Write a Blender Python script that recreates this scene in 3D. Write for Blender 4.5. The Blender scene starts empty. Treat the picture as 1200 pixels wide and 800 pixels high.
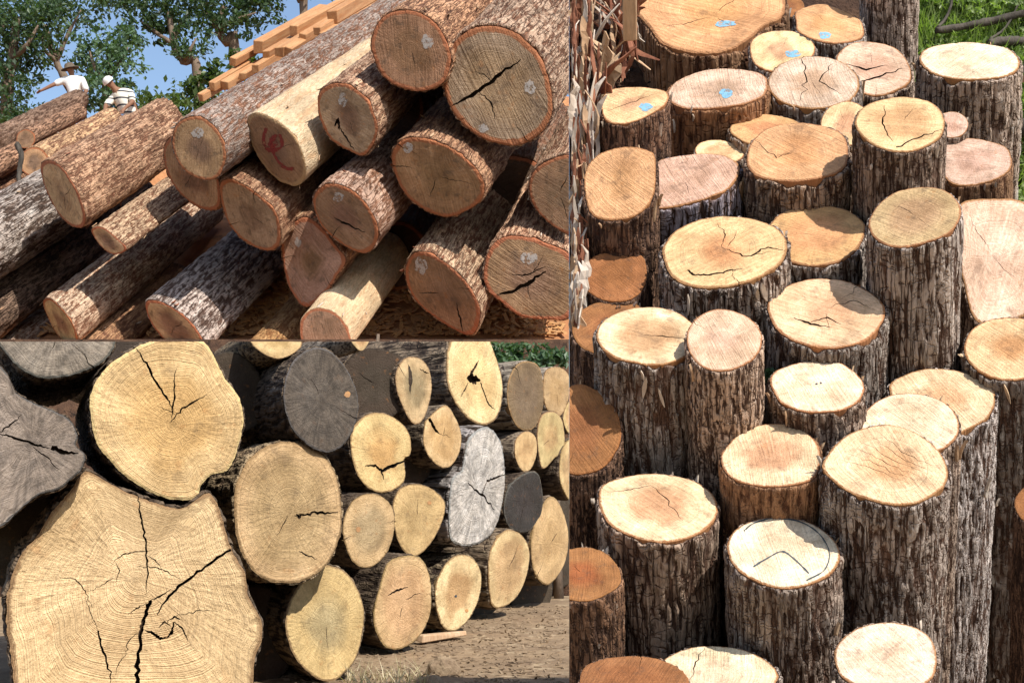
import bpy, bmesh, math, random
import numpy as np
from mathutils import Vector, Matrix
from mathutils.geometry import delaunay_2d_cdt

scene = bpy.context.scene
COL = scene.collection
rng = np.random.default_rng(7)
random.seed(7)

# ------------------------------------------------------------------ camera, sky, sun, exposure
F = 1500.0                    # focal length in photo pixels (1200 px wide photo)
HROW, CCOL = 590.0, 600.0     # horizon row and centre column
CAMZ = 0.93
CAM = np.array([0.0, 0.0, CAMZ])
cd = bpy.data.cameras.new("camera"); cam = bpy.data.objects.new("camera", cd); COL.objects.link(cam)
cam.location = (0, 0, CAMZ); cam.rotation_euler = (math.radians(90), 0, 0)
cd.sensor_width = 36; cd.lens = 36 * F / 1200; cd.shift_y = (HROW - 400) / 1200
cd.clip_start = 0.05; cd.clip_end = 3000
scene.camera = cam

SUN = np.array([0.41, -0.53, 0.74]); SUN /= np.linalg.norm(SUN)
w = bpy.data.worlds.new("World"); scene.world = w; w.use_nodes = True
nt = w.node_tree; bg = nt.nodes["Background"]
sky = nt.nodes.new("ShaderNodeTexSky"); sky.sky_type = 'NISHITA'; sky.sun_disc = False
sky.sun_elevation = math.asin(SUN[2]); sky.sun_rotation = math.atan2(SUN[0], SUN[1])
sky.dust_density = 1.2; sky.air_density = 1.0
nt.links.new(sky.outputs[0], bg.inputs[0]); bg.inputs[1].default_value = 0.15
sd = bpy.data.lights.new("sun", 'SUN'); sd.energy = 5.0; sd.angle = math.radians(0.5); sd.color = (1, .95, .87)
sun = bpy.data.objects.new("sun", sd); COL.objects.link(sun); sun.location = (3, -6, 9)
sun.rotation_euler = Vector(SUN).to_track_quat('Z', 'Y').to_euler()
scene.view_settings.view_transform = 'Standard'; scene.view_settings.look = 'None'
scene.view_settings.exposure = 0.33; scene.view_settings.gamma = 1

# ------------------------------------------------------------------ helpers
def ray(px, py):
    return np.array([(px - CCOL) / F, 1.0, (HROW - py) / F])
def at(px, py, D):
    return CAM + D * ray(px, py)
def unit(v):
    v = np.asarray(v, float); return v / np.linalg.norm(v)
def sstep(a, b, x):
    t = np.clip((x - a) / (b - a), 0, 1); return t * t * (3 - 2 * t)

_perm = np.random.default_rng(3).permutation(256); _perm = np.concatenate([_perm, _perm])
_grad = np.random.default_rng(4).normal(size=(256, 3)); _grad /= np.linalg.norm(_grad, axis=1)[:, None]
def perlin(p):
    i = np.floor(p).astype(int); f = p - i; u = f * f * f * (f * (f * 6 - 15) + 10); i &= 255
    out = 0.0
    for a in (0, 1):
        for b in (0, 1):
            for c in (0, 1):
                h = _perm[_perm[_perm[(i[..., 0] + a) & 255] + ((i[..., 1] + b) & 255)] + ((i[..., 2] + c) & 255)]
                d = (_grad[h] * (f - np.array([a, b, c]))).sum(-1)
                wgt = (u[..., 0] if a else 1 - u[..., 0]) * (u[..., 1] if b else 1 - u[..., 1]) * (u[..., 2] if c else 1 - u[..., 2])
                out = out + d * wgt
    return out

def cells(u, v, nu, seed):
    iu, iv = np.floor(u).astype(int), np.floor(v).astype(int); f1 = np.full(u.shape, 9.); f2 = np.full(u.shape, 9.); hid = np.zeros(u.shape)
    for du in (-1, 0, 1):
        for dv in (-1, 0, 1):
            cu, cv = (iu + du) % nu, (iv + dv)
            h0 = _perm[(_perm[(cu + seed) & 255] + cv) & 255]; h1 = _perm[(h0 + 71) & 255]; h2 = _perm[(h0 + 133) & 255]
            d = np.hypot(iu + du + .1 + .8 * h0 / 255 - u, (iv + dv + .1 + .8 * h1 / 255 - v))
            near = d < f1; f2 = np.where(near, f1, np.minimum(f2, d)); hid = np.where(near, h2 / 255, hid); f1 = np.where(near, d, f1)
    return f1, f2, hid
def mesh_np(name, verts, faces, mats, smooth=True, mat_idx=None):
    me = bpy.data.meshes.new(name)
    me.from_pydata([tuple(v) for v in verts], [], faces)
    for m in (mats if isinstance(mats, (list, tuple)) else [mats]):
        me.materials.append(m)
    if mat_idx is not None:
        me.polygons.foreach_set('material_index', np.asarray(mat_idx, dtype=np.int32))
    me.polygons.foreach_set('use_smooth', np.full(len(me.polygons), smooth))
    me.update()
    return me
def link(name, data, parent=None, label=None, cat=None, group=None, kind=None, mw=None):
    o = bpy.data.objects.new(name, data); COL.objects.link(o)
    if parent is not None: o.parent = parent
    if mw is not None: o.matrix_world = mw
    if label: o['label'] = label
    if cat: o['category'] = cat
    if group: o['group'] = group
    if kind: o['kind'] = kind
    return o

# ------------------------------------------------------------------ bay planes (partition lines of the yard)
G = 0.08
PL_LEFT = (np.array([-1.0, (667 - G - CCOL) / F, 0.0]))        # inside: dot(p-CAM, n) >= 0  (px <= 667)
PL_RIGHT = (np.array([1.0, -(667 + G - CCOL) / F, 0.0]))       # px >= 667
PL_UP = (np.array([0.0, -(HROW - 400 + G) / F, 1.0]))          # row <= 400
PL_DOWN = (np.array([0.0, (HROW - 400 - G) / F, -1.0]))        # row >= 400
BAY = {'T': [PL_LEFT, PL_UP], 'B': [PL_LEFT, PL_DOWN], 'R': [PL_RIGHT]}
def clip_mesh(me, mw, planes):
    """saw a mesh flush with the bay planes; returns False when nothing is left"""
    M = np.array(mw); n = len(me.vertices)
    co = np.empty(n * 3); me.vertices.foreach_get('co', co); co = co.reshape(-1, 3) @ M[:3, :3].T + M[:3, 3]
    for nn in planes:
        d = (co - CAM) @ nn
        if d.max() <= 1e-6: return False
    cut = [nn for nn in planes if ((co - CAM) @ nn).min() < 0]
    if not cut: return True
    inv = mw.inverted()
    for nn in cut:
        bm = bmesh.new(); bm.from_mesh(me)
        lc = inv @ Vector(CAM); ln = (inv.to_3x3() @ Vector(nn)).normalized()
        r = bmesh.ops.bisect_plane(bm, geom=bm.verts[:] + bm.edges[:] + bm.faces[:], dist=1e-5, plane_co=lc, plane_no=-ln, clear_outer=True)
        ed = [e for e in r['geom_cut'] if isinstance(e, bmesh.types.BMEdge) and e.is_valid and len(e.link_faces) == 1]
        if ed:
            try: bmesh.ops.holes_fill(bm, edges=ed, sides=0)
            except Exception: pass
        bm.to_mesh(me); bm.free()
        if len(me.polygons) == 0: return False
    return True

# ------------------------------------------------------------------ materials
def new_mat(name):
    m = bpy.data.materials.new(name); m.use_nodes = True
    return m, m.node_tree, m.node_tree.nodes["Principled BSDF"]
class NB:
    def __init__(s, nt): s.nt = nt
    def n(s, t, **kw):
        x = s.nt.nodes.new(t)
        for k, v in kw.items(): setattr(x, k, v)
        return x
    def l(s, a, b): s.nt.links.new(a, b)
    def put(s, sock, v):
        if isinstance(v, bpy.types.NodeSocket): s.l(v, sock)
        else: sock.default_value = v
    def math(s, op, a, b=0.0, c=0.0, clamp=False):
        x = s.n("ShaderNodeMath", operation=op); x.use_clamp = clamp
        s.put(x.inputs[0], a); s.put(x.inputs[1], b); s.put(x.inputs[2], c); return x.outputs[0]
    def vmath(s, op, a, b=(0, 0, 0), scale=None):
        x = s.n("ShaderNodeVectorMath", operation=op); s.put(x.inputs[0], a)
        if op == 'SCALE': s.put(x.inputs['Scale'], scale)
        else: s.put(x.inputs[1], b)
        return x.outputs[1] if op in ('LENGTH', 'DOT_PRODUCT') else x.outputs[0]
    def noise(s, vec, scale=1.0, detail=2.0, rough=.5, color=False, dim='3D', w=None):
        x = s.n("ShaderNodeTexNoise", noise_dimensions=dim)
        if dim != '1D': s.put(x.inputs['Vector'], vec)
        if w is not None: s.put(x.inputs['W'], w)
        s.put(x.inputs['Scale'], scale); s.put(x.inputs['Detail'], detail); s.put(x.inputs['Roughness'], rough)
        return x.outputs[1] if color else x.outputs[0]
    def mix(s, f, a, b, mode='MIX'):
        x = s.n("ShaderNodeMix", data_type='RGBA', blend_type=mode)
        s.put(x.inputs[0], f); s.put(x.inputs[6], a); s.put(x.inputs[7], b); return x.outputs[2]
    def sm(s, v, a, b):
        x = s.n("ShaderNodeMapRange", interpolation_type='SMOOTHSTEP')
        s.put(x.inputs[0], v); s.put(x.inputs[1], a); s.put(x.inputs[2], b); return x.outputs[0]
    def attr(s, name, typ='OBJECT'):
        return s.n("ShaderNodeAttribute", attribute_type=typ, attribute_name=name)
    def bump(s, h, strength, dist):
        x = s.n("ShaderNodeBump"); s.put(x.inputs['Height'], h); x.inputs['Strength'].default_value = strength
        s.put(x.inputs['Distance'], dist); return x.outputs[0]

def make_face_mat():
    m, nt, bs = new_mat("cut_wood"); b = NB(nt)
    uv = b.n("ShaderNodeUVMap", uv_map="face").outputs[0]
    oi = b.n("ShaderNodeObjectInfo"); rnd = oi.outputs['Random']
    off = b.vmath('SCALE', (13.7, 7.3, 31.1), scale=rnd)
    uvo = b.vmath('ADD', uv, off)
    wv = b.vmath('SCALE', b.vmath('SUBTRACT', b.noise(uvo, 1.6, 2, color=True), (.5, .5, .5)), scale=.16)
    p = b.vmath('MULTIPLY', b.vmath('ADD', uv, wv), (1, 1, 0)); rho = b.vmath('LENGTH', p)
    rho0 = b.vmath('LENGTH', uv)
    rf = b.attr('ringf').outputs['Fac']; rc = b.attr('ringc').outputs['Fac']
    ring = b.noise(None, 1.0, 3, .6, dim='1D', w=b.math('ADD', b.math('MULTIPLY', rho, rf), b.math('MULTIPLY', rnd, 90.)))
    ringfine = b.noise(None, 1.0, 2, .6, dim='1D', w=b.math('ADD', b.math('MULTIPLY', rho, b.math('MULTIPLY', rf, 4.)), b.math('MULTIPLY', rnd, 40.)))
    nuv = b.vmath('NORMALIZE', p)
    rayv = b.vmath('ADD', b.vmath('SCALE', nuv, scale=9.), b.vmath('SCALE', uv, scale=1.2))
    rayn = b.noise(b.vmath('ADD', rayv, off), 1.6, 3, .65)
    # saw marks: streaks across the face in one direction
    ang = b.math('MULTIPLY', rnd, 40.0)
    rot = b.n("ShaderNodeVectorRotate", rotation_type='Z_AXIS'); b.l(uvo, rot.inputs['Vector']); b.l(ang, rot.inputs['Angle'])
    arc = b.math('MULTIPLY', b.math('POWER', b.vmath('DOT_PRODUCT', rot.outputs[0], (1., 0, 0)), 2.), .035)
    sawv = b.vmath('ADD', b.vmath('MULTIPLY', rot.outputs[0], (.9, 24, 1)), b.vmath('SCALE', (0., 24., 0.), scale=arc))
    saw = b.noise(sawv, 1.0, 3, .6)
    mott = b.noise(uvo, 2.2, 3, .6); fine = b.noise(uvo, 22, 3, .7); grit = b.noise(uvo, 70, 1, .7)
    sap = b.attr('sap').outputs['Color']; heart = b.attr('heart').outputs['Color']; rim = b.attr('rim').outputs['Color']
    hr = b.attr('heart_r').outputs['Fac']
    hm = b.sm(b.math('ADD', rho, b.math('MULTIPLY', b.math('SUBTRACT', mott, .5), .45)), b.math('SUBTRACT', hr, .22), b.math('ADD', hr, .22))
    c = b.mix(hm, heart, sap)
    def fac(x, amt): return b.math('ADD', b.math('MULTIPLY', b.math('SUBTRACT', x, .5), amt), 1.0)
    f = b.math('MULTIPLY', fac(ring, rc), fac(ringfine, b.math('MULTIPLY', rc, .6)))
    f = b.math('MULTIPLY', f, fac(b.noise(uvo, 1.1, 2, .5), .7))
    f = b.math('MULTIPLY', f, fac(rayn, .45)); f = b.math('MULTIPLY', f, fac(saw, b.attr('sawc').outputs['Fac']))
    f = b.math('MULTIPLY', f, fac(mott, .65)); f = b.math('MULTIPLY', f, fac(fine, .55)); f = b.math('MULTIPLY', f, fac(grit, .35))
    comb = b.n("ShaderNodeCombineColor"); b.l(f, comb.inputs[0]); b.l(b.math('POWER', f, 1.12), comb.inputs[1]); b.l(b.math('POWER', f, 1.3), comb.inputs[2])
    c = b.mix(1.0, c, comb.outputs[0], 'MULTIPLY')
    # stains and dirt
    st = b.sm(b.noise(uvo, 3.3, 3, .65), .54, .7)
    dirt = b.attr('dirt').outputs['Fac']
    st = b.math('ADD', st, b.math('MULTIPLY', b.sm(b.noise(uvo, 9., 3, .7), .5, .75), .6))
    c = b.mix(b.math('MULTIPLY', st, dirt, clamp=True), c, b.mix(.55, c, (.09, .06, .04, 1)))
    st2 = b.sm(b.noise(b.vmath('ADD', uvo, (5.5, 2.2, 9.)), 5.0, 2, .6), .62, .74)
    c = b.mix(b.math('MULTIPLY', st2, .5), c, b.mix(.6, c, (.42, .17, .05, 1)))
    wea = b.attr('weather').outputs['Fac']
    gcol = b.mix(1.0, b.mix(b.sm(b.math('ADD', b.math('MULTIPLY', b.noise(rayv, 1.5, 3, .7), .4), b.math('MULTIPLY', b.noise(uvo, 5., 4, .75), .6)), .36, .64), (.45, .44, .43, 1), (1.25, 1.22, 1.18, 1)), sap, 'MULTIPLY')
    c = b.mix(wea, c, b.mix(1.0, gcol, b.mix(.5, (1, 1, 1, 1), comb.outputs[0]), 'MULTIPLY'))
    rw = b.attr('rimw').outputs['Fac']
    rm = b.sm(b.math('ADD', b.math('ADD', rho0, b.math('MULTIPLY', b.math('SUBTRACT', fine, .5), .08)), b.math('MULTIPLY', b.math('SUBTRACT', mott, .5), b.math('MULTIPLY', b.math('SUBTRACT', 1., rw), 1.5))), b.math('SUBTRACT', rw, .015), b.math('ADD', rw, .02))
    c = b.mix(rm, c, rim)
    b.l(c, bs.inputs['Base Color']); bs.inputs['Roughness'].default_value = .78
    bs.inputs['Specular IOR Level'].default_value = .25
    hgt = b.math('ADD', b.math('ADD', b.math('MULTIPLY', saw, b.math('MULTIPLY', b.attr('sawc').outputs['Fac'], 1.6)), b.math('MULTIPLY', ringfine, .5)), b.math('ADD', b.math('MULTIPLY', fine, .7), b.math('MULTIPLY', rayn, .5)))
    b.l(b.bump(hgt, .8, b.math('MULTIPLY', b.attr('rad').outputs['Fac'], .045)), bs.inputs['Normal'])
    return m
def make_bark_mat():
    m, nt, bs = new_mat("bark_wood"); b = NB(nt)
    tc = b.n("ShaderNodeTexCoord").outputs['Object']
    oi = b.n("ShaderNodeObjectInfo"); rnd = oi.outputs['Random']
    fs = b.attr('fs').outputs['Fac']
    v = b.vmath('SCALE', tc, scale=fs)
    v = b.vmath('ADD', v, b.vmath('SCALE', (17., 9., 23.), scale=rnd))
    h = b.attr('h', 'GEOMETRY').outputs['Fac']
    va = b.vmath('MULTIPLY', v, (1, 1, .16)); vb = b.vmath('MULTIPLY', v, (1, 1, .35))
    fib = b.noise(va, 75, 3, .7); fine = b.noise(vb, 55, 2, .7); blot = b.noise(vb, 7, 3, .65); big = b.noise(v, 3.2, 1, .6)
    c1 = b.attr('c1').outputs['Color']; c2 = b.attr('c2').outputs['Color']; c3 = b.attr('c3').outputs['Color']
    plate = b.attr('plate').outputs['Fac']
    wv = b.vmath('SCALE', b.vmath('SUBTRACT', b.noise(vb, 26, 2, .6, color=True), (.5, .5, .5)), scale=.016)
    vr = b.vmath('MULTIPLY', b.vmath('ADD', v, wv), (1, 1, .06))
    rn = b.math('ABSOLUTE', b.math('SUBTRACT', b.noise(vr, 42, 2, .55), .5))
    ck = b.sm(rn, .0, .055)
    vx = b.vmath('MULTIPLY', b.vmath('ADD', v, wv), (.55, .55, 1.))
    xn = b.math('ABSOLUTE', b.math('SUBTRACT', b.noise(vx, 19, 2, .6), .5))
    ck = b.math('MULTIPLY', ck, b.math('ADD', b.math('MULTIPLY', b.sm(xn, .0, .03), .55), .45))
    ck = b.math('ADD', b.math('MULTIPLY', b.math('SUBTRACT', ck, 1.), plate), 1.)
    hh = b.math('ADD', b.math('SUBTRACT', h, b.math('MULTIPLY', b.math('SUBTRACT', 1., ck), .6)), b.math('MULTIPLY', b.math('SUBTRACT', fib, .5), 1.1))
    c = b.mix(b.sm(hh, .08, .75), c2, c1)
    def fac(x, amt): return b.math('ADD', b.math('MULTIPLY', b.math('SUBTRACT', x, .5), amt), 1.0)
    f = b.math('MULTIPLY', fac(fib, .9), fac(fine, .9)); f = b.math('MULTIPLY', f, b.math('MULTIPLY', fac(blot, .8), fac(big, .8)))
    comb = b.n("ShaderNodeCombineColor")
    for i in range(3): b.l(f, comb.inputs[i])
    c = b.mix(1.0, c, comb.outputs[0], 'MULTIPLY')
    pa = b.attr('patch').outputs['Fac']
    pn = b.math('ADD', b.noise(b.vmath('ADD', vb, (3., 8., 1.)), 6.5, 3, .65), b.math('SUBTRACT', pa, .5))
    c = b.mix(b.sm(pn, .5, .58), c, b.mix(1.0, c3, b.mix(.6, (1, 1, 1, 1), comb.outputs[0]), 'MULTIPLY'))
    # pale lichen / bleached ridge tops, also painting in a sunlit highlight
    li = b.math('MULTIPLY', b.sm(b.noise(vb, 14, 3, .7), .55, .7), b.sm(hh, .5, .9))
    c = b.mix(b.math('MULTIPLY', li, b.attr('pale').outputs['Fac']), c, (.55, .52, .47, 1))
    b.l(c, bs.inputs['Base Color']); bs.inputs['Roughness'].default_value = .9
    bs.inputs['Specular IOR Level'].default_value = .15
    hg = b.math('ADD', b.math('ADD', b.math('MULTIPLY', fib, 1.0), b.math('MULTIPLY', fine, .8)), b.math('MULTIPLY', ck, 1.1))
    b.l(b.bump(hg, 1.0, b.math('MULTIPLY', b.attr('rad').outputs['Fac'], .07)), bs.inputs['Normal'])
    return m
def simple_mat(name, ca, cb, scale=8., rough=.85, stretch=(1, 1, 1), bump=.0, bdist=.01, cc=None, detail=5, coord='Object'):
    m, nt, bs = new_mat(name); b = NB(nt)
    tc = b.n("ShaderNodeTexCoord").outputs[coord]
    oi = b.n("ShaderNodeObjectInfo"); off = b.vmath('SCALE', (17., 9., 23.), scale=oi.outputs['Random'])
    v = b.vmath('ADD', b.vmath('MULTIPLY', tc, stretch), off)
    n1 = b.noise(v, scale, detail, .65); n2 = b.noise(v, scale * 6.3, 4, .7)
    c = b.mix(b.sm(n1, .32, .68), (*ca, 1), (*cb, 1))
    if cc: c = b.mix(b.sm(b.noise(v, scale * 2.1, 5, .7), .55, .66), c, (*cc, 1))
    f = b.math('ADD', b.math('MULTIPLY', b.math('SUBTRACT', n2, .5), 1.0), 1.0)
    comb = b.n("ShaderNodeCombineColor")
    for i in range(3): b.l(f, comb.inputs[i])
    c = b.mix(1.0, c, comb.outputs[0], 'MULTIPLY')
    b.l(c, bs.inputs['Base Color']); bs.inputs['Roughness'].default_value = rough; bs.inputs['Specular IOR Level'].default_value = .2
    if bump: b.l(b.bump(b.math('ADD', n1, b.math('MULTIPLY', n2, .6)), bump, bdist), bs.inputs['Normal'])
    return m
def leaf_mat(name, ca, cb, trans=.35):
    m, nt, bs = new_mat(name); b = NB(nt)
    g = b.attr('tint', 'GEOMETRY').outputs['Fac']
    c = b.mix(g, (*ca, 1), (*cb, 1)); b.l(c, bs.inputs['Base Color']); bs.inputs['Roughness'].default_value = .5
    tr = b.n("ShaderNodeBsdfTranslucent"); b.l(b.mix(1.0, c, (1.2, 1.5, .5, 1), 'MULTIPLY'), tr.inputs[0])
    mx = b.n("ShaderNodeMixShader"); mx.inputs[0].default_value = trans
    b.l(bs.outputs[0], mx.inputs[1]); b.l(tr.outputs[0], mx.inputs[2])
    b.l(mx.outputs[0], nt.nodes["Material Output"].inputs[0])
    return m
FACE = make_face_mat(); BARK = make_bark_mat()
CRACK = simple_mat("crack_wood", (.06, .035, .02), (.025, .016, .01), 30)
M_BLUE = simple_mat("blue_paint", (.16, .42, .62), (.25, .5, .66), 40, .7)
M_CHALK = simple_mat("white_chalk", (.62, .6, .58), (.38, .33, .29), 25, .9)
M_RED = simple_mat("red_paint", (.35, .03, .03), (.25, .05, .04), 30, .7)
def paint_mat(name, ca, cb, scale, thr):
    m = simple_mat(name, ca, cb, scale, .8); nt = m.node_tree; b = NB(nt); bs = nt.nodes["Principled BSDF"]
    tc = b.n("ShaderNodeTexCoord").outputs['Object']; oi = b.n("ShaderNodeObjectInfo")
    v = b.vmath('ADD', tc, b.vmath('SCALE', (17., 9., 23.), scale=oi.outputs['Random']))
    a = b.math('MULTIPLY', b.sm(b.noise(v, scale, 4, .75), thr - .08, thr + .1), .85)
    tr = b.n("ShaderNodeBsdfTransparent"); mx = b.n("ShaderNodeMixShader"); b.l(a, mx.inputs[0]); b.l(tr.outputs[0], mx.inputs[1]); b.l(bs.outputs[0], mx.inputs[2])
    b.l(mx.outputs[0], nt.nodes["Material Output"].inputs[0]); return m
M_BLUE = paint_mat("blue_paint", (.15, .38, .55), (.22, .44, .6), 55, .42)
M_CHALK = paint_mat("white_chalk", (.6, .57, .54), (.45, .4, .36), 14, .47)
M_RED = paint_mat("red_paint", (.3, .03, .03), (.22, .05, .04), 14, .42)
M_LINE = simple_mat("dark_marker", (.05, .06, .07), (.09, .1, .1), 40, .7)
M_GROUND = simple_mat("dry_earth", (.27, .19, .115), (.19, .13, .08), 2.2, .95, (1, 1, 1), .9, .03, (.36, .27, .17))
M_HILL = simple_mat("red_earth", (.30, .13, .055), (.42, .2, .09), 1.5, .95, (1, 1, 1), .8, .05, (.2, .1, .05))
M_BANK = simple_mat("mulch_earth", (.055, .03, .02), (.11, .06, .035), 9, .95, (1, 1, 1), 1.0, .03, (.02, .014, .01))
M_SOIL_G = simple_mat("grassy_soil", (.07, .10, .025), (.12, .15, .04), 5, .95, (1, 1, 1), .6, .03, (.06, .05, .03))
M_LEAF_D = leaf_mat("tree_leaf", (.022, .05, .022), (.075, .125, .045))
M_LEAF_B = leaf_mat("bush_leaf", (.04, .075, .015), (.11, .15, .035))
M_LEAF_S = leaf_mat("shrub_leaf", (.04, .085, .04), (.11, .18, .085))
M_GRASS = leaf_mat("green_grass", (.12, .18, .05), (.34, .42, .16), .4)
M_DRY = leaf_mat("dry_grass", (.34, .27, .14), (.58, .5, .33), .2)
M_TRUNK = simple_mat("tree_bark", (.12, .085, .06), (.2, .15, .11), 6, .9, (1, 1, .3), .8, .02)
M_BRANCH = simple_mat("grey_branch", (.035, .03, .024), (.1, .085, .07), 14, .9, (1, 1, .3), .8, .01)
M_BEAM = simple_mat("sawn_timber", (.36, .17, .075), (.46, .26, .125), 3, .8, (6, 6, .35), .4, .006, (.4, .17, .06))
M_STRIP = [simple_mat("shred_pale", (.62, .55, .47), (.42, .33, .25), 20, .9, (1, 1, .2), .5, .003),
           simple_mat("shred_tan", (.42, .26, .15), (.5, .36, .23), 20, .9, (1, 1, .2), .5, .003),
           simple_mat("shred_red", (.16, .06, .035), (.28, .12, .07), 20, .9, (1, 1, .2), .5, .003)]
M_CHIP = simple_mat("wood_chip", (.5, .26, .1), (.36, .2, .1), 12, .9)
M_CHIPG = simple_mat("earth_clod", (.3, .22, .14), (.2, .14, .09), 12, .95, (1, 1, 1), .6, .01)
M_SKIN = simple_mat("skin", (.2, .1, .06), (.24, .12, .07), 8, .6)
M_SHIRT = simple_mat("white_shirt", (.74, .72, .68), (.66, .64, .6), 10, .9, (1, 1, 1), .3, .01)
M_TROUS = simple_mat("blue_trousers", (.1, .13, .2), (.14, .17, .25), 10, .9)
M_HAT = simple_mat("brown_hat", (.1, .075, .055), (.13, .1, .07), 10, .9)
M_CAPW = simple_mat("white_cap", (.7, .68, .64), (.6, .58, .55), 10, .9)
def stripe_mat():
    m, nt, bs = new_mat("striped_shirt"); b = NB(nt)
    tc = b.n("ShaderNodeTexCoord").outputs['Object']
    sx = b.n("ShaderNodeSeparateXYZ"); b.l(tc, sx.inputs[0])
    s = b.math('SINE', b.math('MULTIPLY', sx.outputs[2], 2 * math.pi / .135))
    c = b.mix(b.sm(s, .62, .8), (.7, .66, .56, 1), (.05, .05, .06, 1))
    b.l(c, bs.inputs['Base Color']); bs.inputs['Roughness'].default_value = .9
    return m
M_STRIPE = stripe_mat()

# ------------------------------------------------------------------ ground, hill, bank
def grid_faces(nu, nv):
    return [(i * nv + j, i * nv + j + 1, (i + 1) * nv + j + 1, (i + 1) * nv + j) for i in range(nu - 1) for j in range(nv - 1)]
# ground sheet: fine near the camera, coarse to the horizon
gx = np.concatenate([[-1500, -400, -120, -40, -15], np.arange(-6, 6.01, .12), [15, 40, 120, 400, 1500]])
gy = np.concatenate([[-300, -60, -15, -4, 0], np.arange(2, 13.01, .12), [16, 25, 50, 120, 400, 2500]])
GX, GY = np.meshgrid(gx, gy, indexing='ij')
p = np.stack([GX, GY, GX * 0], -1)
def ground_z(x, y):
    p = np.stack([np.asarray(x, float), np.asarray(y, float), np.zeros(np.shape(x))], -1)
    near = (np.abs(p[..., 0]) < 7) & (p[..., 1] > 1) & (p[..., 1] < 14)
    return np.where(near, .035 * perlin(p * .9) + .018 * perlin(p * 3.1) - .02, -.02)
GZ = ground_z(GX, GY)
me = mesh_np("ground", np.stack([GX, GY, GZ], -1).reshape(-1, 3), grid_faces(len(gx), len(gy)), M_GROUND)
link("ground", me, kind="structure")

HD0 = 13.3
def hill_rel(D, x):
    z = (HROW - 400 + 2.5) / F * np.minimum(D, 15.0) + np.where(D < 19.6, .58 * np.clip(D - 15.0, 0, 99), .58 * (19.6 - 15.0) + .16 * (np.minimum(D, 45) - 19.6))
    return z + sstep(15, 19, D) * np.clip(.26 * (x + 5.5), -1.2, 1.6)
hd = np.concatenate([[HD0 - .02], np.arange(HD0, 20, .12), np.arange(20, 46, 1.0), [55, 80]]); hp = np.concatenate([[-900], np.arange(-120, 660, 6), [667 - G]])
HDm, HPm = np.meshgrid(hd, hp, indexing='ij'); HX = (HPm - CCOL) / F * HDm
HZ = hill_rel(HDm, HX) + CAMZ
pn = np.stack([HX, HDm, HX * 0], -1); HZ = HZ + np.clip((HDm - 14.6) * .5, 0, 1) * (.12 * perlin(pn * 1.3) + .06 * perlin(pn * 4.) + .03)
HZ = np.maximum(HZ, CAMZ + HDm * (HROW - 400 + .6) / F)
HZ[0, :] = -.1
HZ[-1, :] = -.5
hv = np.stack([HX, HDm, HZ], -1).reshape(-1, 3); hf = grid_faces(len(hd), len(hp))
# right-hand cut side of the hill
nv_ = len(hp); base = len(hv); side = np.stack([HX[:, -1], HDm[:, -1], np.full(len(hd), -.1)], -1)
hv = np.concatenate([hv, side]); hf += [(i * nv_ + nv_ - 1, base + i, base + i + 1, (i + 1) * nv_ + nv_ - 1) for i in range(1, len(hd) - 2)]
link("hillside", mesh_np("hillside", hv, hf, [M_HILL, M_BANK], mat_idx=[int(min(f) < nv_ - 1) for f in hf]), kind="structure")  # front face gets the dark earth to stand in for shade behind the stack

# ------------------------------------------------------------------ logs
def smooth_closed(P, n=240):
    P = np.asarray(P, float); m = len(P); out = []
    k = max(2, n // m)
    for i in range(m):
        a, b_, c, d = P[i - 1], P[i], P[(i + 1) % m], P[(i + 2) % m]
        for t in np.linspace(0, 1, k, endpoint=False):
            out.append(.5 * ((2 * b_) + (-a + c) * t + (2 * a - 5 * b_ + 4 * c - d) * t * t + (-a + 3 * b_ - 3 * c + d) * t ** 3))
    return np.array(out)
def plane_basis(n):
    r = np.cross(n, [0, 0, 1]) if abs(n[2]) < .95 else np.cross(n, [0, 1, 0])
    eu = unit(r); return eu, np.cross(n, eu)
def unproj(px, P0, n):
    d = np.stack([(px[:, 0] - CCOL) / F, np.ones(len(px)), (HROW - px[:, 1]) / F], -1)
    t = ((P0 - CAM) @ n) / (d @ n)
    return CAM + d * t[:, None]
def fit_normal(px, P0, n0, wgt):
    """tilt the sawn face so that the outline comes out close to round"""
    best = None; eu, ev = plane_basis(n0)
    for a in np.linspace(-.5, .5, 21):
        for b_ in np.linspace(-.5, .5, 21):
            n = unit(n0 + eu * a + ev * b_)
            if n @ unit(P0 - CAM) > -.25: continue
            Q = unproj(px, P0, n); Q = Q - Q.mean(0)
            u, v = plane_basis(n); q = np.stack([Q @ u, Q @ v], -1)
            ev_ = np.linalg.eigvalsh(q.T @ q); el = math.log(math.sqrt(ev_[1] / max(ev_[0], 1e-12)))
            s = el * el + wgt * (a * a + b_ * b_)
            if best is None or s < best[0]: best = (s, n)
    return best[1]

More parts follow.
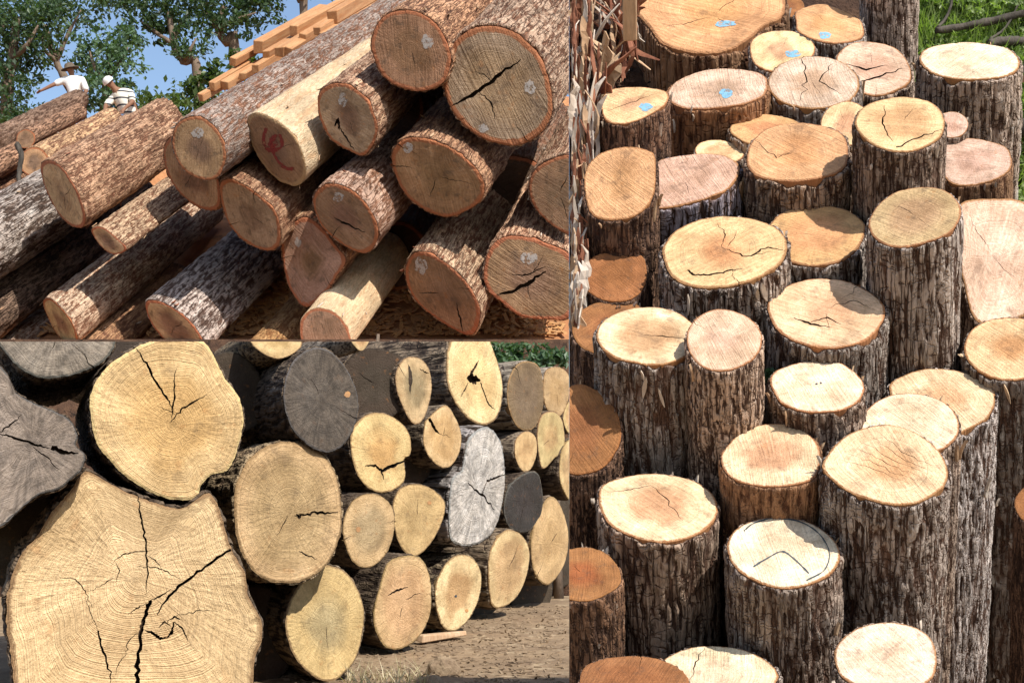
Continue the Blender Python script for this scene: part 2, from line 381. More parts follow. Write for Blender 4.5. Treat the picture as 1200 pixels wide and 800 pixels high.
LOGS = []
def add_log(bay, name, D, shape, axis, label, n0=None, wgt=.25, L=1.0, cracks=(), auto=2, marks=(), face={}, bark={}, hires=False, group=None, fixed=False):
    """shape: list of outline pixels, or (cx, cy, rx, ry[, rot degrees])"""
    sd_ = np.random.default_rng(len(LOGS) * 31 + 5)
    if isinstance(shape, tuple):
        cx, cy, rx, ry = shape[:4]; ro = math.radians(shape[4]) if len(shape) > 4 else 0
        th = np.linspace(0, 2 * math.pi, 24, endpoint=False)
        k = 1 + sum(sd_.normal() * a * np.cos(q * th + sd_.uniform(0, 6)) for q, a in ((2, .012), (3, .016), (4, .012), (5, .01), (7, .006)))
        x, y = rx * k * np.cos(th), ry * k * np.sin(th)
        shape = np.stack([cx + x * math.cos(ro) - y * math.sin(ro), cy + x * math.sin(ro) + y * math.cos(ro)], -1)
    px = smooth_closed(shape)
    LOGS.append(dict(bay=bay, name=name, D=D, px=px, c=px.mean(0), axis=unit(axis), label=label, n0=unit(n0 if n0 is not None else axis), wgt=wgt, L=L,
                     cracks=cracks, auto=auto, marks=marks, face=face, bark=bark, hires=hires, seed=len(LOGS) * 17 + 3, group=group, fixed=fixed))

def geom(lg):
    P0 = at(lg['c'][0], lg['c'][1], lg['D'])
    if 'n' not in lg: lg['n'] = fit_normal(lg['px'][::6], P0, lg['n0'], lg['wgt'])
    Q = unproj(lg['px'], P0, lg['n']); a = lg['axis']
    q = Q - P0; q = q - np.outer(q @ a, a); r = np.linalg.norm(q, axis=1).mean()
    return P0, Q, r

def separate(bay, iters=160, lim=.13):
    L = [g for g in LOGS if g['bay'] == bay and not g['fixed']]
    for g in L: g['D0'] = g['D']
    for it in range(iters):
        G_ = [geom(g) for g in L]; moved = 0
        for i in range(len(L)):
            for j in range(i + 1, len(L)):
                a = L[i]['axis']; Pi, Pj = G_[i][0], G_[j][0]; d = Pj - Pi; ax = d @ a
                if ax > L[j]['L'] or -ax > L[i]['L']: continue
                pd = d - ax * a; dist = np.linalg.norm(pd); need = (G_[i][2] + G_[j][2]) * .97
                if dist < need:
                    nr, fr = (L[i], L[j]) if (L[i]['c'][1] > L[j]['c'][1]) != (bay == 'T') else (L[j], L[i])
                    s = min(.01, (need - dist) * .25 / 3)
                    nr['D'] = max(nr['D'] * (1 - s), nr['D0'] * (1 - lim)); fr['D'] = min(fr['D'] * (1 + s), fr['D0'] * (1 + lim)); moved += 1
        if not moved: break
    return moved

DEF_FACE = dict(sap=(.62, .42, .23), heart=(.55, .34, .17), rim=(.22, .1, .05), heart_r=.45, ringf=22., ringc=.4, rimw=.965, sawc=.5, weather=0., dirt=.4)
DEF_BARK = dict(c1=(.36, .29, .24), c2=(.09, .055, .04), c3=(.38, .17, .08), patch=.0, pale=.3, amp=.055, fw=.17, fl=1.0, bt=.05, plate=1., loose=0)

def poly_crack(pts, wd, sd_):
    """lens-shaped polygon round a polyline (uv), width wd per point"""
    P = [pts[0]]; W = [wd[0]]
    for k in range(len(pts) - 1):                    # subdivide and wobble
        seg = pts[k + 1] - pts[k]; ln = np.linalg.norm(seg); nn = 6
        nrm = np.array([-seg[1], seg[0]]) / max(ln, 1e-9)
        for t in range(1, nn + 1):
            f = t / nn; off = sd_.normal() * ln * .035 if t < nn else 0
            P.append(pts[k] + seg * f + nrm * off); W.append((wd[k] * (1 - f) + wd[k + 1] * f) * sd_.uniform(.75, 1.25))
    P = np.array(P); W = np.array(W); T = np.gradient(P, axis=0); T /= np.linalg.norm(T, axis=1)[:, None] + 1e-9
    Nn = np.stack([-T[:, 1], T[:, 0]], -1)
    return np.concatenate([P + Nn * W[:, None] / 2, (P - Nn * W[:, None] / 2)[::-1]])

def build_log(lg):
    sd_ = np.random.default_rng(lg['seed'])
    P0, Q, r = geom(lg); a, n, L = lg['axis'], lg['n'], lg['L']
    bay = lg['bay']; rpx = r / lg['D'] * F
    fp = {**DEF_FACE, **lg['face']}; bp = {**DEF_BARK, **lg['bark']}
    fp['heart_r'] = fp['heart_r'] + sd_.uniform(-.15, .15)
    if bay != 'B':
        for k_, lo, hi in (('fw', .75, 1.35), ('fl', .75, 1.5), ('amp', .75, 1.25)): bp[k_] = bp[k_] * sd_.uniform(lo, hi)
        bp['patch'] = bp['patch'] + sd_.uniform(-.05, .05); bp['pale'] = bp['pale'] * sd_.uniform(.5, 1.15)
        hs = sd_.uniform(-.1, .1); bp['c1'] = tuple(np.array(bp['c1']) * np.array([1 + hs, 1, 1 - hs]) * sd_.uniform(.85, 1.15))
    fsm = {'T': 1.7, 'R': 1.45, 'B': 1.}[bay] * sd_.uniform(.8, 1.25)
    ex, ey = plane_basis(a); O = P0 - a * L
    Rm = np.stack([ex, ey, a], 1); mw = Matrix.Translation(Vector(O)) @ Matrix(Rm.tolist()).to_4x4()
    def loc(P): return (P - O) @ Rm
    eu, ev = plane_basis(n)
    uv = np.stack([(Q - P0) @ eu, (Q - P0) @ ev], -1)
    th = np.arctan2(uv[:, 1], uv[:, 0]); rr = np.linalg.norm(uv, axis=1); o = np.argsort(th); th, rr = th[o], rr[o]
    N = int(np.clip(2 * math.pi * rpx / (2.6 if bay == 'R' else 3.0), 56, 210))
    TH = np.linspace(-math.pi, math.pi, N, endpoint=False)
    def R_of(t): return np.interp(t, th, rr, period=2 * math.pi)
    R = R_of(TH)
    # ragged saw edge
    e3 = np.stack([np.cos(TH) * 6, np.sin(TH) * 6, np.full(N, lg['seed'] * 1.37)], -1)
    R = R * (1 + .014 * perlin(e3) + .014 * perlin(e3 * 3.1) + .010 * perlin(e3 * 7.3))
    # ---- cut face (constrained triangulation with recessed cracks)
    pts = [np.stack([R * np.cos(TH), R * np.sin(TH)], -1)]
    for rho, cnt in ((.965, N // 2), (.86, N // 3), (.72, N // 4), (.56, N // 5), (.4, N // 7), (.22, N // 12)):
        t = np.linspace(-math.pi, math.pi, cnt, endpoint=False) + sd_.uniform(0, 1) + sd_.normal(size=cnt) * .02
        q = R_of(t) * (rho + sd_.normal(size=cnt) * (.0 if rho > .9 else .02)); pts.append(np.stack([q * np.cos(t), q * np.sin(t)], -1))
    faces = [list(range(N))]; cnt = sum(len(x) for x in pts)
    cr = []
    pxm = lg['D'] / F
    for spec in lg['cracks']:
        w_, pl = spec[0], np.array(spec[1], float)
        W3 = unproj(pl, P0, n); c2 = np.stack([(W3 - P0) @ eu, (W3 - P0) @ ev], -1)
        wd = np.full(len(c2), w_ * pxm); wd[-1] *= .25
        if len(spec) < 3: wd[0] *= .3
        cr.append(poly_crack(c2, wd, sd_))
    t0 = sd_.uniform(0, 6.28)
    for k in range(lg['auto']):
        t = t0 + k * (6.28 / max(lg['auto'], 1)) + sd_.normal() * .35; q = R_of(t)
        r0, r1 = sd_.uniform(.02, .12), sd_.uniform(.35, .85)
        if sd_.uniform() < .3: r0, r1 = sd_.uniform(.4, .6), 1.04
        ss = np.linspace(r0, r1, 5); tt = t + np.cumsum(sd_.normal(size=5) * .05)
        c2 = np.stack([ss * q * np.cos(tt), ss * q * np.sin(tt)], -1)
        wd = np.array([.3, 1, .9, .6, .15] if r1 < 1 else [.15, .5, .8, 1, 1.3]) * r * (sd_.uniform(.012, .026) if bay != 'R' else sd_.uniform(.005, .014))
        cr.append(poly_crack(c2, wd, sd_))
    edges = []
    for c2 in cr:
        k = len(c2); pts.append(c2); edges += [(cnt + i, cnt + (i + 1) % k) for i in range(k)]; cnt += k
    V2 = np.concatenate(pts)
    ov, oe, of, _, _, oid = delaunay_2d_cdt([Vector((x, y)) for x, y in V2], edges, faces, 1, 1e-6 * r, True)
    V = np.array([(v.x, v.y) for v in ov]); nV = len(V)
    rv = np.linalg.norm(V, axis=1); tv = np.arctan2(V[:, 1], V[:, 0]); Ro = np.interp(tv, TH, R, period=2 * math.pi); rho = rv / Ro
    pn = np.stack([V[:, 0] / r * 1.4, V[:, 1] / r * 1.4, np.full(nV, lg['seed'] * 2.1)], -1)
    hgt = r * (.022 * perlin(pn) + .012 * perlin(pn * 3)) - r * .03 * sstep(.97, 1.0, rho) * (.4 + .9 * np.abs(perlin(pn * 4)))
    P3 = P0 + np.outer(V[:, 0], eu) + np.outer(V[:, 1], ev) + np.outer(hgt, n)
    keep = np.array([i for i in range(len(of)) if 0 in oid[i]])
    cen = np.array([V[list(of[i])].mean(0) for i in keep]); inside = np.zeros(len(keep), bool)
    def in_tri(p, x, y, z):
        c_ = lambda u_, v_: (v_[0] - u_[0]) * (p[:, 1] - u_[1]) - (v_[1] - u_[1]) * (p[:, 0] - u_[0])
        d1, d2, d3 = c_(x, y), c_(y, z), c_(z, x)
        return ((d1 >= 0) & (d2 >= 0) & (d3 >= 0)) | ((d1 <= 0) & (d2 <= 0) & (d3 <= 0))
    for c2 in cr:
        k = len(c2)
        for i in range(k // 2 - 1):
            q0, q1, q2, q3 = c2[i], c2[i + 1], c2[k - 2 - i], c2[k - 1 - i]
            inside |= in_tri(cen, q0, q1, q2) | in_tri(cen, q0, q2, q3)
    top = keep[~inside]; crk = keep[inside]
    fl = [list(of[i]) for i in top]; mi = [0] * len(fl)
    vl = list(P3); uvl = list(np.stack([rho * np.cos(tv), rho * np.sin(tv)], -1))
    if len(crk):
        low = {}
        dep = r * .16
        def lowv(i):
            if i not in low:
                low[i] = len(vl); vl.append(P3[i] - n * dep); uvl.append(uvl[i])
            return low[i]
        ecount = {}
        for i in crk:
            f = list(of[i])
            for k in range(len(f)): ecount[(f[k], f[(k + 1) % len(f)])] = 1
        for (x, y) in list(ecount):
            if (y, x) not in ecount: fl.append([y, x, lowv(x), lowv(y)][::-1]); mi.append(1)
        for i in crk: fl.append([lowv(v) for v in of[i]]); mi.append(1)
    # skirt of wood under the bark
    ring = [None] * N
    idx = np.where(rho > .9995)[0]
    rim = sorted(idx, key=lambda i: tv[i]); sk = []
    for i in rim:
        sk.append(len(vl)); vl.append(P3[i] - a * r * .22 - (P3[i] - P0 - ((P3[i] - P0) @ a) * a) * .02); uvl.append(uvl[i])
    for k in range(len(rim)):
        k2 = (k + 1) % len(rim); fl.append([rim[k], sk[k], sk[k2], rim[k2]]); mi.append(0)
    root = link(lg['name'], None, label=lg['label'], cat='log', group=lg['group'], mw=mw)
    root.empty_display_size = .1
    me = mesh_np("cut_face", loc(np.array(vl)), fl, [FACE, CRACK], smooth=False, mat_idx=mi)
    ul = me.uv_layers.new(name="face"); U = np.array(uvl)
    li = np.empty(len(me.loops), dtype=np.int32); me.loops.foreach_get('vertex_index', li)
    ul.data.foreach_set('uv', U[li].astype(np.float32).ravel())
    fo = None
    if clip_mesh(me, mw, BAY[bay]):
        fo = link("cut_face", me, root)
        for k in ('sap', 'heart', 'rim'): fo[k] = [float(x) * float(sd_.uniform(.95, 1.05)) for x in fp[k]]
        for k in ('heart_r', 'ringf', 'ringc', 'rimw', 'sawc', 'weather', 'dirt'): fo[k] = float(fp[k])
        fo['rad'] = float(r)
    # ---- paint marks
    if fo:
        for mk in lg['marks']:
            mat, kind = mk[0], mk[1]
            if kind == 'blob':
                cx, cy, rx, ry = mk[2]; t = np.linspace(0, 6.283, 20, endpoint=False)
                k = 1 + .3 * perlin(np.stack([np.cos(t) * 1.5, np.sin(t) * 1.5, np.full(20, cx)], -1)) * 1.5 + sd_.normal(size=20) * .07
                pp = np.stack([cx + rx * k * np.cos(t), cy + ry * k * np.sin(t)], -1); fcs = [[20, i, (i + 1) % 20] for i in range(20)]
                pp = np.concatenate([pp, [[cx, cy]]])
            else:
                wd, pl = mk[2], smooth_open(np.array(mk[3], float)); T = np.gradient(pl, axis=0); T /= np.linalg.norm(T, axis=1)[:, None]
                Nn = np.stack([-T[:, 1], T[:, 0]], -1); ww = wd * (1 + .25 * sd_.normal(size=len(pl)))[:, None] / 2
                pp = np.concatenate([pl + Nn * ww, pl - Nn * ww]); m_ = len(pl)
                fcs = [[i, i + 1, m_ + i + 1, m_ + i] for i in range(m_ - 1)]
            W3 = unproj(pp, P0, n); c2 = np.stack([(W3 - P0) @ eu, (W3 - P0) @ ev], -1)
            q3 = np.stack([c2[:, 0] / r * 1.4, c2[:, 1] / r * 1.4, np.full(len(c2), lg['seed'] * 2.1)], -1)
            hh = r * (.022 * perlin(q3) + .012 * perlin(q3 * 3)) + r * .008
            W3 = P0 + np.outer(c2[:, 0], eu) + np.outer(c2[:, 1], ev) + np.outer(hh, n)
            link("paint_mark", mesh_np("paint_mark", loc(W3), fcs, mat, smooth=False), fo)
    # ---- bark
    rim3 = P0 + np.outer(R * np.cos(TH), eu) + np.outer(R * np.sin(TH), ev)
    rl = loc(rim3); c0 = rl[:, :2].mean(0); dirv = rl[:, :2] - c0; rad = np.linalg.norm(dirv, axis=1); dirv = dirv / rad[:, None]
    angs = np.arctan2(dirv[:, 1], dirv[:, 0])
    step = (3.2 if bay == 'R' else 4.2) * pxm
    M = int(np.clip(L / step, 14, 110 if bay == 'R' else 100))
    if bay == 'B': M = int(np.clip(L / (5 * pxm), 14, 60))
    tk = L * (np.linspace(0, 1, M) ** 1.15)
    amp = bp['amp'] * r; bt = bp['bt'] * r
    s1 = bp['fw'] * r; sl = bp['fl'] * r
    sv = lg['seed'] * 3.3
    e3 = np.stack([np.cos(angs) * 3, np.sin(angs) * 3, np.full(N, sv)], -1)
    t0 = r * (.02 + .07 * np.abs(perlin(e3 * 3.3)) + .04 * np.abs(perlin(e3 * 9)) + .35 * np.clip(perlin(e3) - .12, 0, 1))       # chipped rim
    TT = t0[None, :] + tk[:, None] * ((L - t0) / L)[None, :]
    zz = TT
    X = np.stack([np.broadcast_to(np.cos(angs) * r, (M, N)), np.broadcast_to(np.sin(angs) * r, (M, N)), zz], -1)
    warp = perlin(X / (s1 * 3) * np.array([1, 1, .4]) + sv)
    w2 = perlin(X / (s1 * 1.6) * np.array([1, 1, .3]) + sv * 2.2)
    Xr = X / np.array([s1, s1, sl]) + (warp * .9 + w2 * .35)[..., None] * np.array([1, 1, 0]) + sv
    n1 = np.abs(perlin(Xr)); n2 = np.abs(perlin(X / np.array([s1 * .5, s1 * .5, sl * .35]) + 5.3 + warp[..., None]))
    n3 = np.abs(perlin(X / np.array([s1 * 2.2, s1 * 2.2, sl * .22]) + 2.7 + sv))
    h = sstep(.0, .2, n1) * (.62 + .38 * sstep(0, .1, n3)) * .72 + .28 * sstep(0, .2, n2)
    slow = perlin(X / (r * 1.6) + sv * 1.7)
    slow2 = perlin(X / np.array([r * .7, r * .7, r * 1.4]) + sv * .7)
    taper = 1 + (.06 if bay != 'T' else -.05) * TT / L
    RR = rad[None, :] * taper + bt + amp * (h - .35) + r * (.05 * slow + .03 * slow2) * sstep(0, r * .8, TT)
    if bay != 'B':
        for q in range(int(sd_.integers(1, 5))):
            ka, kz, kr = sd_.uniform(-math.pi, math.pi), sd_.uniform(.25, .95) * L, r * sd_.uniform(.1, .24)
            da = (angs[None, :] - ka + math.pi) % (2 * math.pi) - math.pi; dd = np.sqrt((da * r) ** 2 + ((TT - kz) * .7) ** 2) / kr
            RR = RR + r * sd_.uniform(.04, .1) * np.exp(-dd ** 2) - r * .05 * np.exp(-(dd / .35) ** 2)
    bnd = sd_.uniform(0, 6.28); bam = r * sd_.uniform(.04, .16) * (1. if bay == 'T' else .5)
    bcx_ = math.cos(bnd) * bam * np.sin(TT / L * math.pi * .9) * (TT / L); bcy_ = math.sin(bnd) * bam * np.sin(TT / L * math.pi * .9) * (TT / L)
    RR[0] = rad + bt * .9 + amp * (h[0] - .5) * .8
    bx = c0[0] + dirv[None, :, 0] * RR + bcx_; by = c0[1] + dirv[None, :, 1] * RR + bcy_; bz = rl[None, :, 2] - TT
    B = np.stack([bx, by, bz], -1).reshape(-1, 3)
    inner1 = np.stack([c0[0] + dirv[:, 0] * rad * .985, c0[1] + dirv[:, 1] * rad * .985, rl[:, 2] - t0 - .01 * r], -1)
    inner2 = np.stack([c0[0] + dirv[:, 0] * rad * .95, c0[1] + dirv[:, 1] * rad * .95, rl[:, 2] - r * .2], -1)
    verts = np.concatenate([inner2, inner1, B, [[*c0, rl[:, 2].mean() - r * .2]], [[*c0, rl[:, 2].mean() - L]]])
    K = M + 2; fc = []
    ii = np.arange(N); jj = (ii + 1) % N
    for k in range(K - 1):
        b0, b1 = k * N, (k + 1) * N
        fc += np.stack([b0 + ii, b1 + ii, b1 + jj, b0 + jj], -1).tolist()
    cF, cB = K * N, K * N + 1
    fc += np.stack([np.full(N, cF), ii, jj], -1).tolist(); lb = (K - 1) * N
    fc += np.stack([np.full(N, cB), lb + jj, lb + ii], -1).tolist()
    me = mesh_np("bark", verts, fc, BARK, smooth=True)
    at_ = me.attributes.new("h", 'FLOAT', 'POINT')
    hv_ = np.concatenate([np.full(2 * N, .15), h.ravel(), [0, 0]]).astype(np.float32); at_.data.foreach_set('value', hv_)
    if clip_mesh(me, mw, BAY[bay]):
        bo = link("bark", me, root)
        for k in ('c1', 'c2', 'c3'): bo[k] = [float(x) * float(v) for x, v in zip(bp[k], np.full(3, sd_.uniform(.85, 1.15)))]
        bo['patch'] = float(bp['patch']); bo['plate'] = float(bp['plate']); bo['pale'] = float(bp['pale']); bo['fs'] = float(.13 / r * fsm); bo['rad'] = float(r)
    if bp['loose']:
        V, Fc = [], []
        for q in range(int(bp['loose'])):
            i = int(sd_.integers(0, N)); k0 = int(sd_.integers(0, max(2, int(M * .6)))) if sd_.uniform() < .65 else 0
            p0 = np.array([bx[k0, i], by[k0, i], bz[k0, i]]); e = np.array([*dirv[i], 0.]); tg = np.array([-e[1], e[0], 0.]); z_ = np.array([0, 0, 1.])
            ln = r * sd_.uniform(.15, .6); ww = r * sd_.uniform(.012, .045); out = r * sd_.uniform(.0, .12); tw = sd_.normal() * .15; upw = sd_.uniform() < .06
            k = len(V)
            for t in np.linspace(0, 1, 5):
                c_ = p0 + z_ * ln * ((t - .15) * .35 if upw else -t) * 1.0 + e * (out * (t if upw else (1 - t)) ** 2 + amp * .5 + .004) + tg * tw * ln * t
                wt = ww * (1 - .75 * abs(2 * t - 1) ** 2); V += [c_ - tg * wt, c_ + tg * wt + e * .002, c_ + tg * wt - e * .004, c_ - tg * wt - e * .006]
            for m_ in range(4):
                for c4 in range(4): Fc.append((k + m_ * 4 + c4, k + m_ * 4 + (c4 + 1) % 4, k + m_ * 4 + 4 + (c4 + 1) % 4, k + m_ * 4 + 4 + c4))
        me = mesh_np("loose_bark", V, Fc, M_STRIP[int(sd_.integers(0, 3)) if bay != 'R' else (0, 0, 1)[int(sd_.integers(0, 3))]], smooth=False)
        if clip_mesh(me, mw, BAY[bay]):
            link("loose_bark", me, root, kind='stuff')
    lg['root'] = root
    return root
def smooth_open(P, k=6):
    out = []
    for i in range(len(P) - 1):
        a, b_, c, d = P[max(i - 1, 0)], P[i], P[i + 1], P[min(i + 2, len(P) - 1)]
        for t in np.linspace(0, 1, k, endpoint=False):
            out.append(.5 * ((2 * b_) + (-a + c) * t + (2 * a - 5 * b_ + 4 * c - d) * t * t + (-a + 3 * b_ - 3 * c + d) * t ** 3))
    return np.array(out + [P[-1]])


# ================================================================== upper-left pile on the hillside
AT = (-.2, -1, -.58)
tb = dict(plate=1., c1=(.47, .28, .17), c2=(.21, .1, .058), c3=(.44, .17, .075), patch=.03, pale=.2, amp=.06, fw=.085, fl=2.0, bt=.03, loose=6)
tf = dict(sawc=.8, sap=(.31, .18, .1), heart=(.25, .145, .085), rim=(.36, .13, .06), rimw=.91, heart_r=.5, ringf=14., ringc=.4, dirt=1.)
def T(D, shape, label, n0=(-.25, -.96, .0), L=4.5, face={}, bark={}, **k):
    cy = shape[1] if isinstance(shape, tuple) else np.array(shape, float).mean(0)[1]
    D = (13.35 + (cy - 60) * .0018) if D < 14.1 else (D + 1.0 if D < 50 else D - 100)
    add_log('T', 'felled_log', D, shape, AT, label, n0=n0, L=L, face={**tf, **face}, bark={**tb, **bark}, **k)
PEEL = dict(c1=(.66, .50, .32), c2=(.5, .33, .19), c3=(.5, .32, .17), amp=.012, fw=.3, fl=3., bt=.02, pale=.1, plate=.12, loose=6)
nl = (-.52, -.85, .05)
T(14.0, [(48,193),(60,189),(73,198),(83,213),(92,230),(99,253),(97,265),(87,266),(75,258),(62,240),(52,217)], "barked log with bright orange torn bark above its tan end, below the two workers", nl, 3.0,
  face=dict(sap=(.52,.35,.18), heart=(.46,.29,.15)), bark=dict(patch=.03), auto=3)
T(13.5, [(205,150),(215,140),(233,137),(250,148),(261,165),(264,185),(257,205),(245,211),(227,207),(212,195),(202,172)], "longest log of the pile, its bark reaching up to the sawn beams", L=8.5,
  marks=[(M_CHALK,'blob',(232,156,7,6))], bark=dict(c1=(.36,.26,.2), patch=-.02), face=dict(sap=(.4,.24,.13)))
T(13.9, [(192,175),(195,200),(207,222),(227,240),(245,246),(256,242),(258,220),(250,200),(235,175),(215,160),(200,161)], "log end half hidden directly under the longest log of the pile", L=3.5, face=dict(sap=(.42,.25,.14)))
T(13.1, [(257,220),(267,210),(282,215),(300,227),(320,245),(327,265),(327,285),(317,293),(300,290),(280,277),(265,255)], "log with red torn bark just below the end with red scrawl", L=3.5,
  bark=dict(patch=.1, c3=(.42,.13,.07)), face=dict(sap=(.38,.25,.15)), auto=3)
T(13.8, [(290,140),(300,133),(320,140),(340,155),(352,175),(358,200),(352,215),(340,217),(322,208),(303,185),(292,160)], "peeled cream log with red paint scrawl on its end", L=5.5, bark=PEEL,
  marks=[(M_RED,'line',4,[(312,150),(309,165),(316,176),(330,172),(328,160),(318,163),(322,182),(333,196),(345,198)]), (M_RED,'blob',(320,168,6,5))], face=dict(rim=(.4,.25,.13)))
T(13.5, [(372,118),(380,103),(395,98),(412,102),(430,117),(437,132),(442,150),(437,170),(425,182),(410,177),(390,165),(377,145)], "log with red bark rim and dark hole in its end, beside cream log", L=4,
  marks=[(M_CHALK,'blob',(402,117,5,8))], cracks=[(5,[(392,148),(396,140),(398,152)]),(2.5,[(396,148),(405,160),(415,176)])], face=dict(sap=(.4,.27,.16)))
T(13.3, [(436,45),(447,22),(467,13),(490,15),(510,28),(522,48),(528,70),(520,95),(500,106),(475,104),(452,92),(439,70)], "round log end with reddish saw marks, highest in the pile", L=6,
  marks=[(M_CHALK,'blob',(501,49,7,8))], face=dict(sap=(.3,.165,.09), heart=(.27,.14,.075)), n0=(-.25,-.95,-.15))
T(13.2, [(519,95),(525,65),(540,42),(565,31),(595,35),(620,52),(637,77),(646,110),(645,137),(632,157),(607,170),(575,166),(550,152),(530,130)], "largest log end of the pile, grey brown with a diagonal crack", L=6, n0=(-.2,-.96,-.15),
  marks=[(M_CHALK,'blob',(621,103,6,8)),(M_CHALK,'blob',(566,150,6,5))], cracks=[(4,[(530,124),(548,114),(562,106),(585,88),(610,70)]),(2,[(560,107),(575,120),(580,140)])], face=dict(sap=(.31,.215,.13),heart=(.36,.25,.14)), bark=dict(c1=(.5,.36,.26)))
T(12.9, [(459,185),(465,170),(480,162),(505,165),(530,175),(552,192),(565,210),(566,230),(550,245),(525,254),(500,247),(477,230),(464,207)], "log with orange brown end and thick red bark rim, under the largest end", L=4, n0=(-.4,-.88,-.25), wgt=.8,
  marks=[(M_CHALK,'blob',(478,173,6,6))], face=dict(sap=(.36,.21,.1),heart=(.3,.17,.08)), bark=dict(patch=.07), auto=4)
T(12.9, [(367,240),(370,225),(385,216),(405,220),(425,235),(440,260),(442,280),(432,295),(415,294),(395,282),(377,265)], "stubby log with grey flaking bark in the middle of the pile", L=2.2,
  marks=[(M_CHALK,'blob',(397,231,6,6))], bark=dict(c1=(.42,.3,.24)), cracks=[(3,[(392,255),(405,262),(428,272)])], auto=1)
T(12.9, [(330,280),(340,265),(357,255),(375,265),(395,290),(405,305),(395,322),(380,345),(360,359),(347,350),(335,325)], "log end with pinkish brown face just above the bottom cream log", L=2.5, face=dict(sap=(.37,.235,.15)), marks=[(M_CHALK,'blob',(350,283,4,6))])
T(113.5, [(352,378),(368,362),(392,367),(407,386),(410,408),(385,420),(358,410)], "cream barkless log lying lowest, pointing down towards the viewer", L=2.6, fixed=True, bark={**PEEL,'c1':(.7,.53,.33)}, n0=(-.3,-.9,.1))
T(12.6, [(475,320),(480,302),(492,295),(512,302),(535,320),(552,340),(562,365),(557,388),(545,392),(525,382),(500,365),(482,345)], "pointed log end with orange split bark in the bottom row", L=3.4,
  marks=[(M_CHALK,'blob',(493,311,8,9))], bark=dict(patch=.12,c1=(.52,.38,.26)), cracks=[(3,[(535,355),(538,370),(542,388)])])
T(12.6, [(567,320),(575,290),(595,277),(625,280),(650,290),(668,300),(680,330),(668,370),(640,374),(610,370),(585,352),(572,340)], "cracked log end at the bottom right of the pile", L=3.4, n0=(-.2,-.96,-.15),
  marks=[(M_CHALK,'blob',(620,302,10,7))], cracks=[(4,[(582,345),(600,342),(622,330),(640,318)]),(2,[(600,322),(618,322),(640,312)])], bark=dict(patch=.06), face=dict(dirt=1.))
T(12.9, [(620,220),(625,202),(640,190),(666,182),(690,195),(695,240),(680,272),(666,275),(642,260),(625,240)], "log end sawn off at the right edge of the pile, half in shade", L=3, n0=(-.2,-.96,-.15))
T(12.7, [(50,355),(58,350),(72,362),(85,380),(90,398),(85,405),(72,398),(60,380)], "tan barked log with knots, lying diagonally above the reddish slab", nl, 4.4, bark=dict(c1=(.5,.36,.25)), face=dict(sap=(.5,.34,.18)))
T(12.6, [(170,357),(180,352),(200,360),(220,375),(235,395),(240,410),(215,415),(195,400),(178,380)], "thick log with silvery furrowed bark at the bottom of the pile", nl, 3.0, bark=dict(c1=(.5,.4,.34),c2=(.1,.06,.045),pale=.7,amp=.075,patch=-.03), face=dict(sap=(.5,.34,.18)))
T(13.6, [(107,270),(120,267),(137,280),(148,292),(133,298),(118,288)], "small split log with a hollow end, under the orange torn one", nl, 3.0, bark=dict(c1=(.5,.36,.24)), face=dict(sap=(.5,.34,.18)))
gb = dict(c1=(.42,.35,.3), c2=(.08,.05,.035), pale=.7, amp=.06)
T(13.2, (-70,318,44,46), "silvery grey barked log cut by the left edge, beneath the far stack", nl, 5.2, bark=gb)
T(12.9, (-60,398,32,34), "dark shaded log low at the left edge with one pale bark seam", nl, 5.0, bark=dict(c1=(.2,.13,.09), c2=(.05,.03,.02)))
T(12.5, (-20,438,24,26), "brown log stub in the bottom left corner of the pile", nl, 2.6, bark=dict(c1=(.4,.28,.2)))
T(12.5, (92,428,26,28), "reddish bark slab log wedged between tan and silvery logs", nl, 2.6, bark=dict(c1=(.46,.25,.13), patch=.05))
T(12.5, (300,428,24,24), "orange splintered log stub at the pile's foot beside cream log", nl, 1.8, bark=dict(c1=(.5,.27,.11), c2=(.3,.13,.05), patch=.1))
# far stack on the left below the trees
fb = dict(c1=(.42,.25,.16), c2=(.1,.05,.03), amp=.06)
T(16.4, (-46,186,14,15), "topmost log of the far stack, in front of the standing worker", nl, 3.5, bark=fb)
T(15.7, (-50,218,15,16), "dark log second from the top of the far stack", nl, 2.4, bark=fb)
T(15.2, (-70,264,22,24), "thick log at the bottom of the far stack, beside the curved root", nl, 3.9, bark=fb)
T(16.0, (40,190,17,17), "light brown log between the far stack and the crouching worker", nl, 2.3, bark=dict(c1=(.52,.35,.21), patch=.03), face=dict(sap=(.5,.3,.15)))
T(17.0, (30,163,11,11), "thin dark log wedged under the topmost one of the far stack", nl, 1.6, bark=fb)
# added logs deep in the pile, coloured dark to stand in for shade
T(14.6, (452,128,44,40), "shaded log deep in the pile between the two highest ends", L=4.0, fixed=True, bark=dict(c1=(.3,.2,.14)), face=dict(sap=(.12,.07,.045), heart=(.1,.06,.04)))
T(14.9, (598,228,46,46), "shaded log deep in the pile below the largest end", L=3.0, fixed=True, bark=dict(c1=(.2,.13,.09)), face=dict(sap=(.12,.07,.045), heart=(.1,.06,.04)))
T(14.9, (462,300,40,40), "shaded log deep in the pile left of the pointed end", L=3.0, fixed=True, bark=dict(c1=(.2,.13,.09)), face=dict(sap=(.12,.07,.045), heart=(.1,.06,.04)))

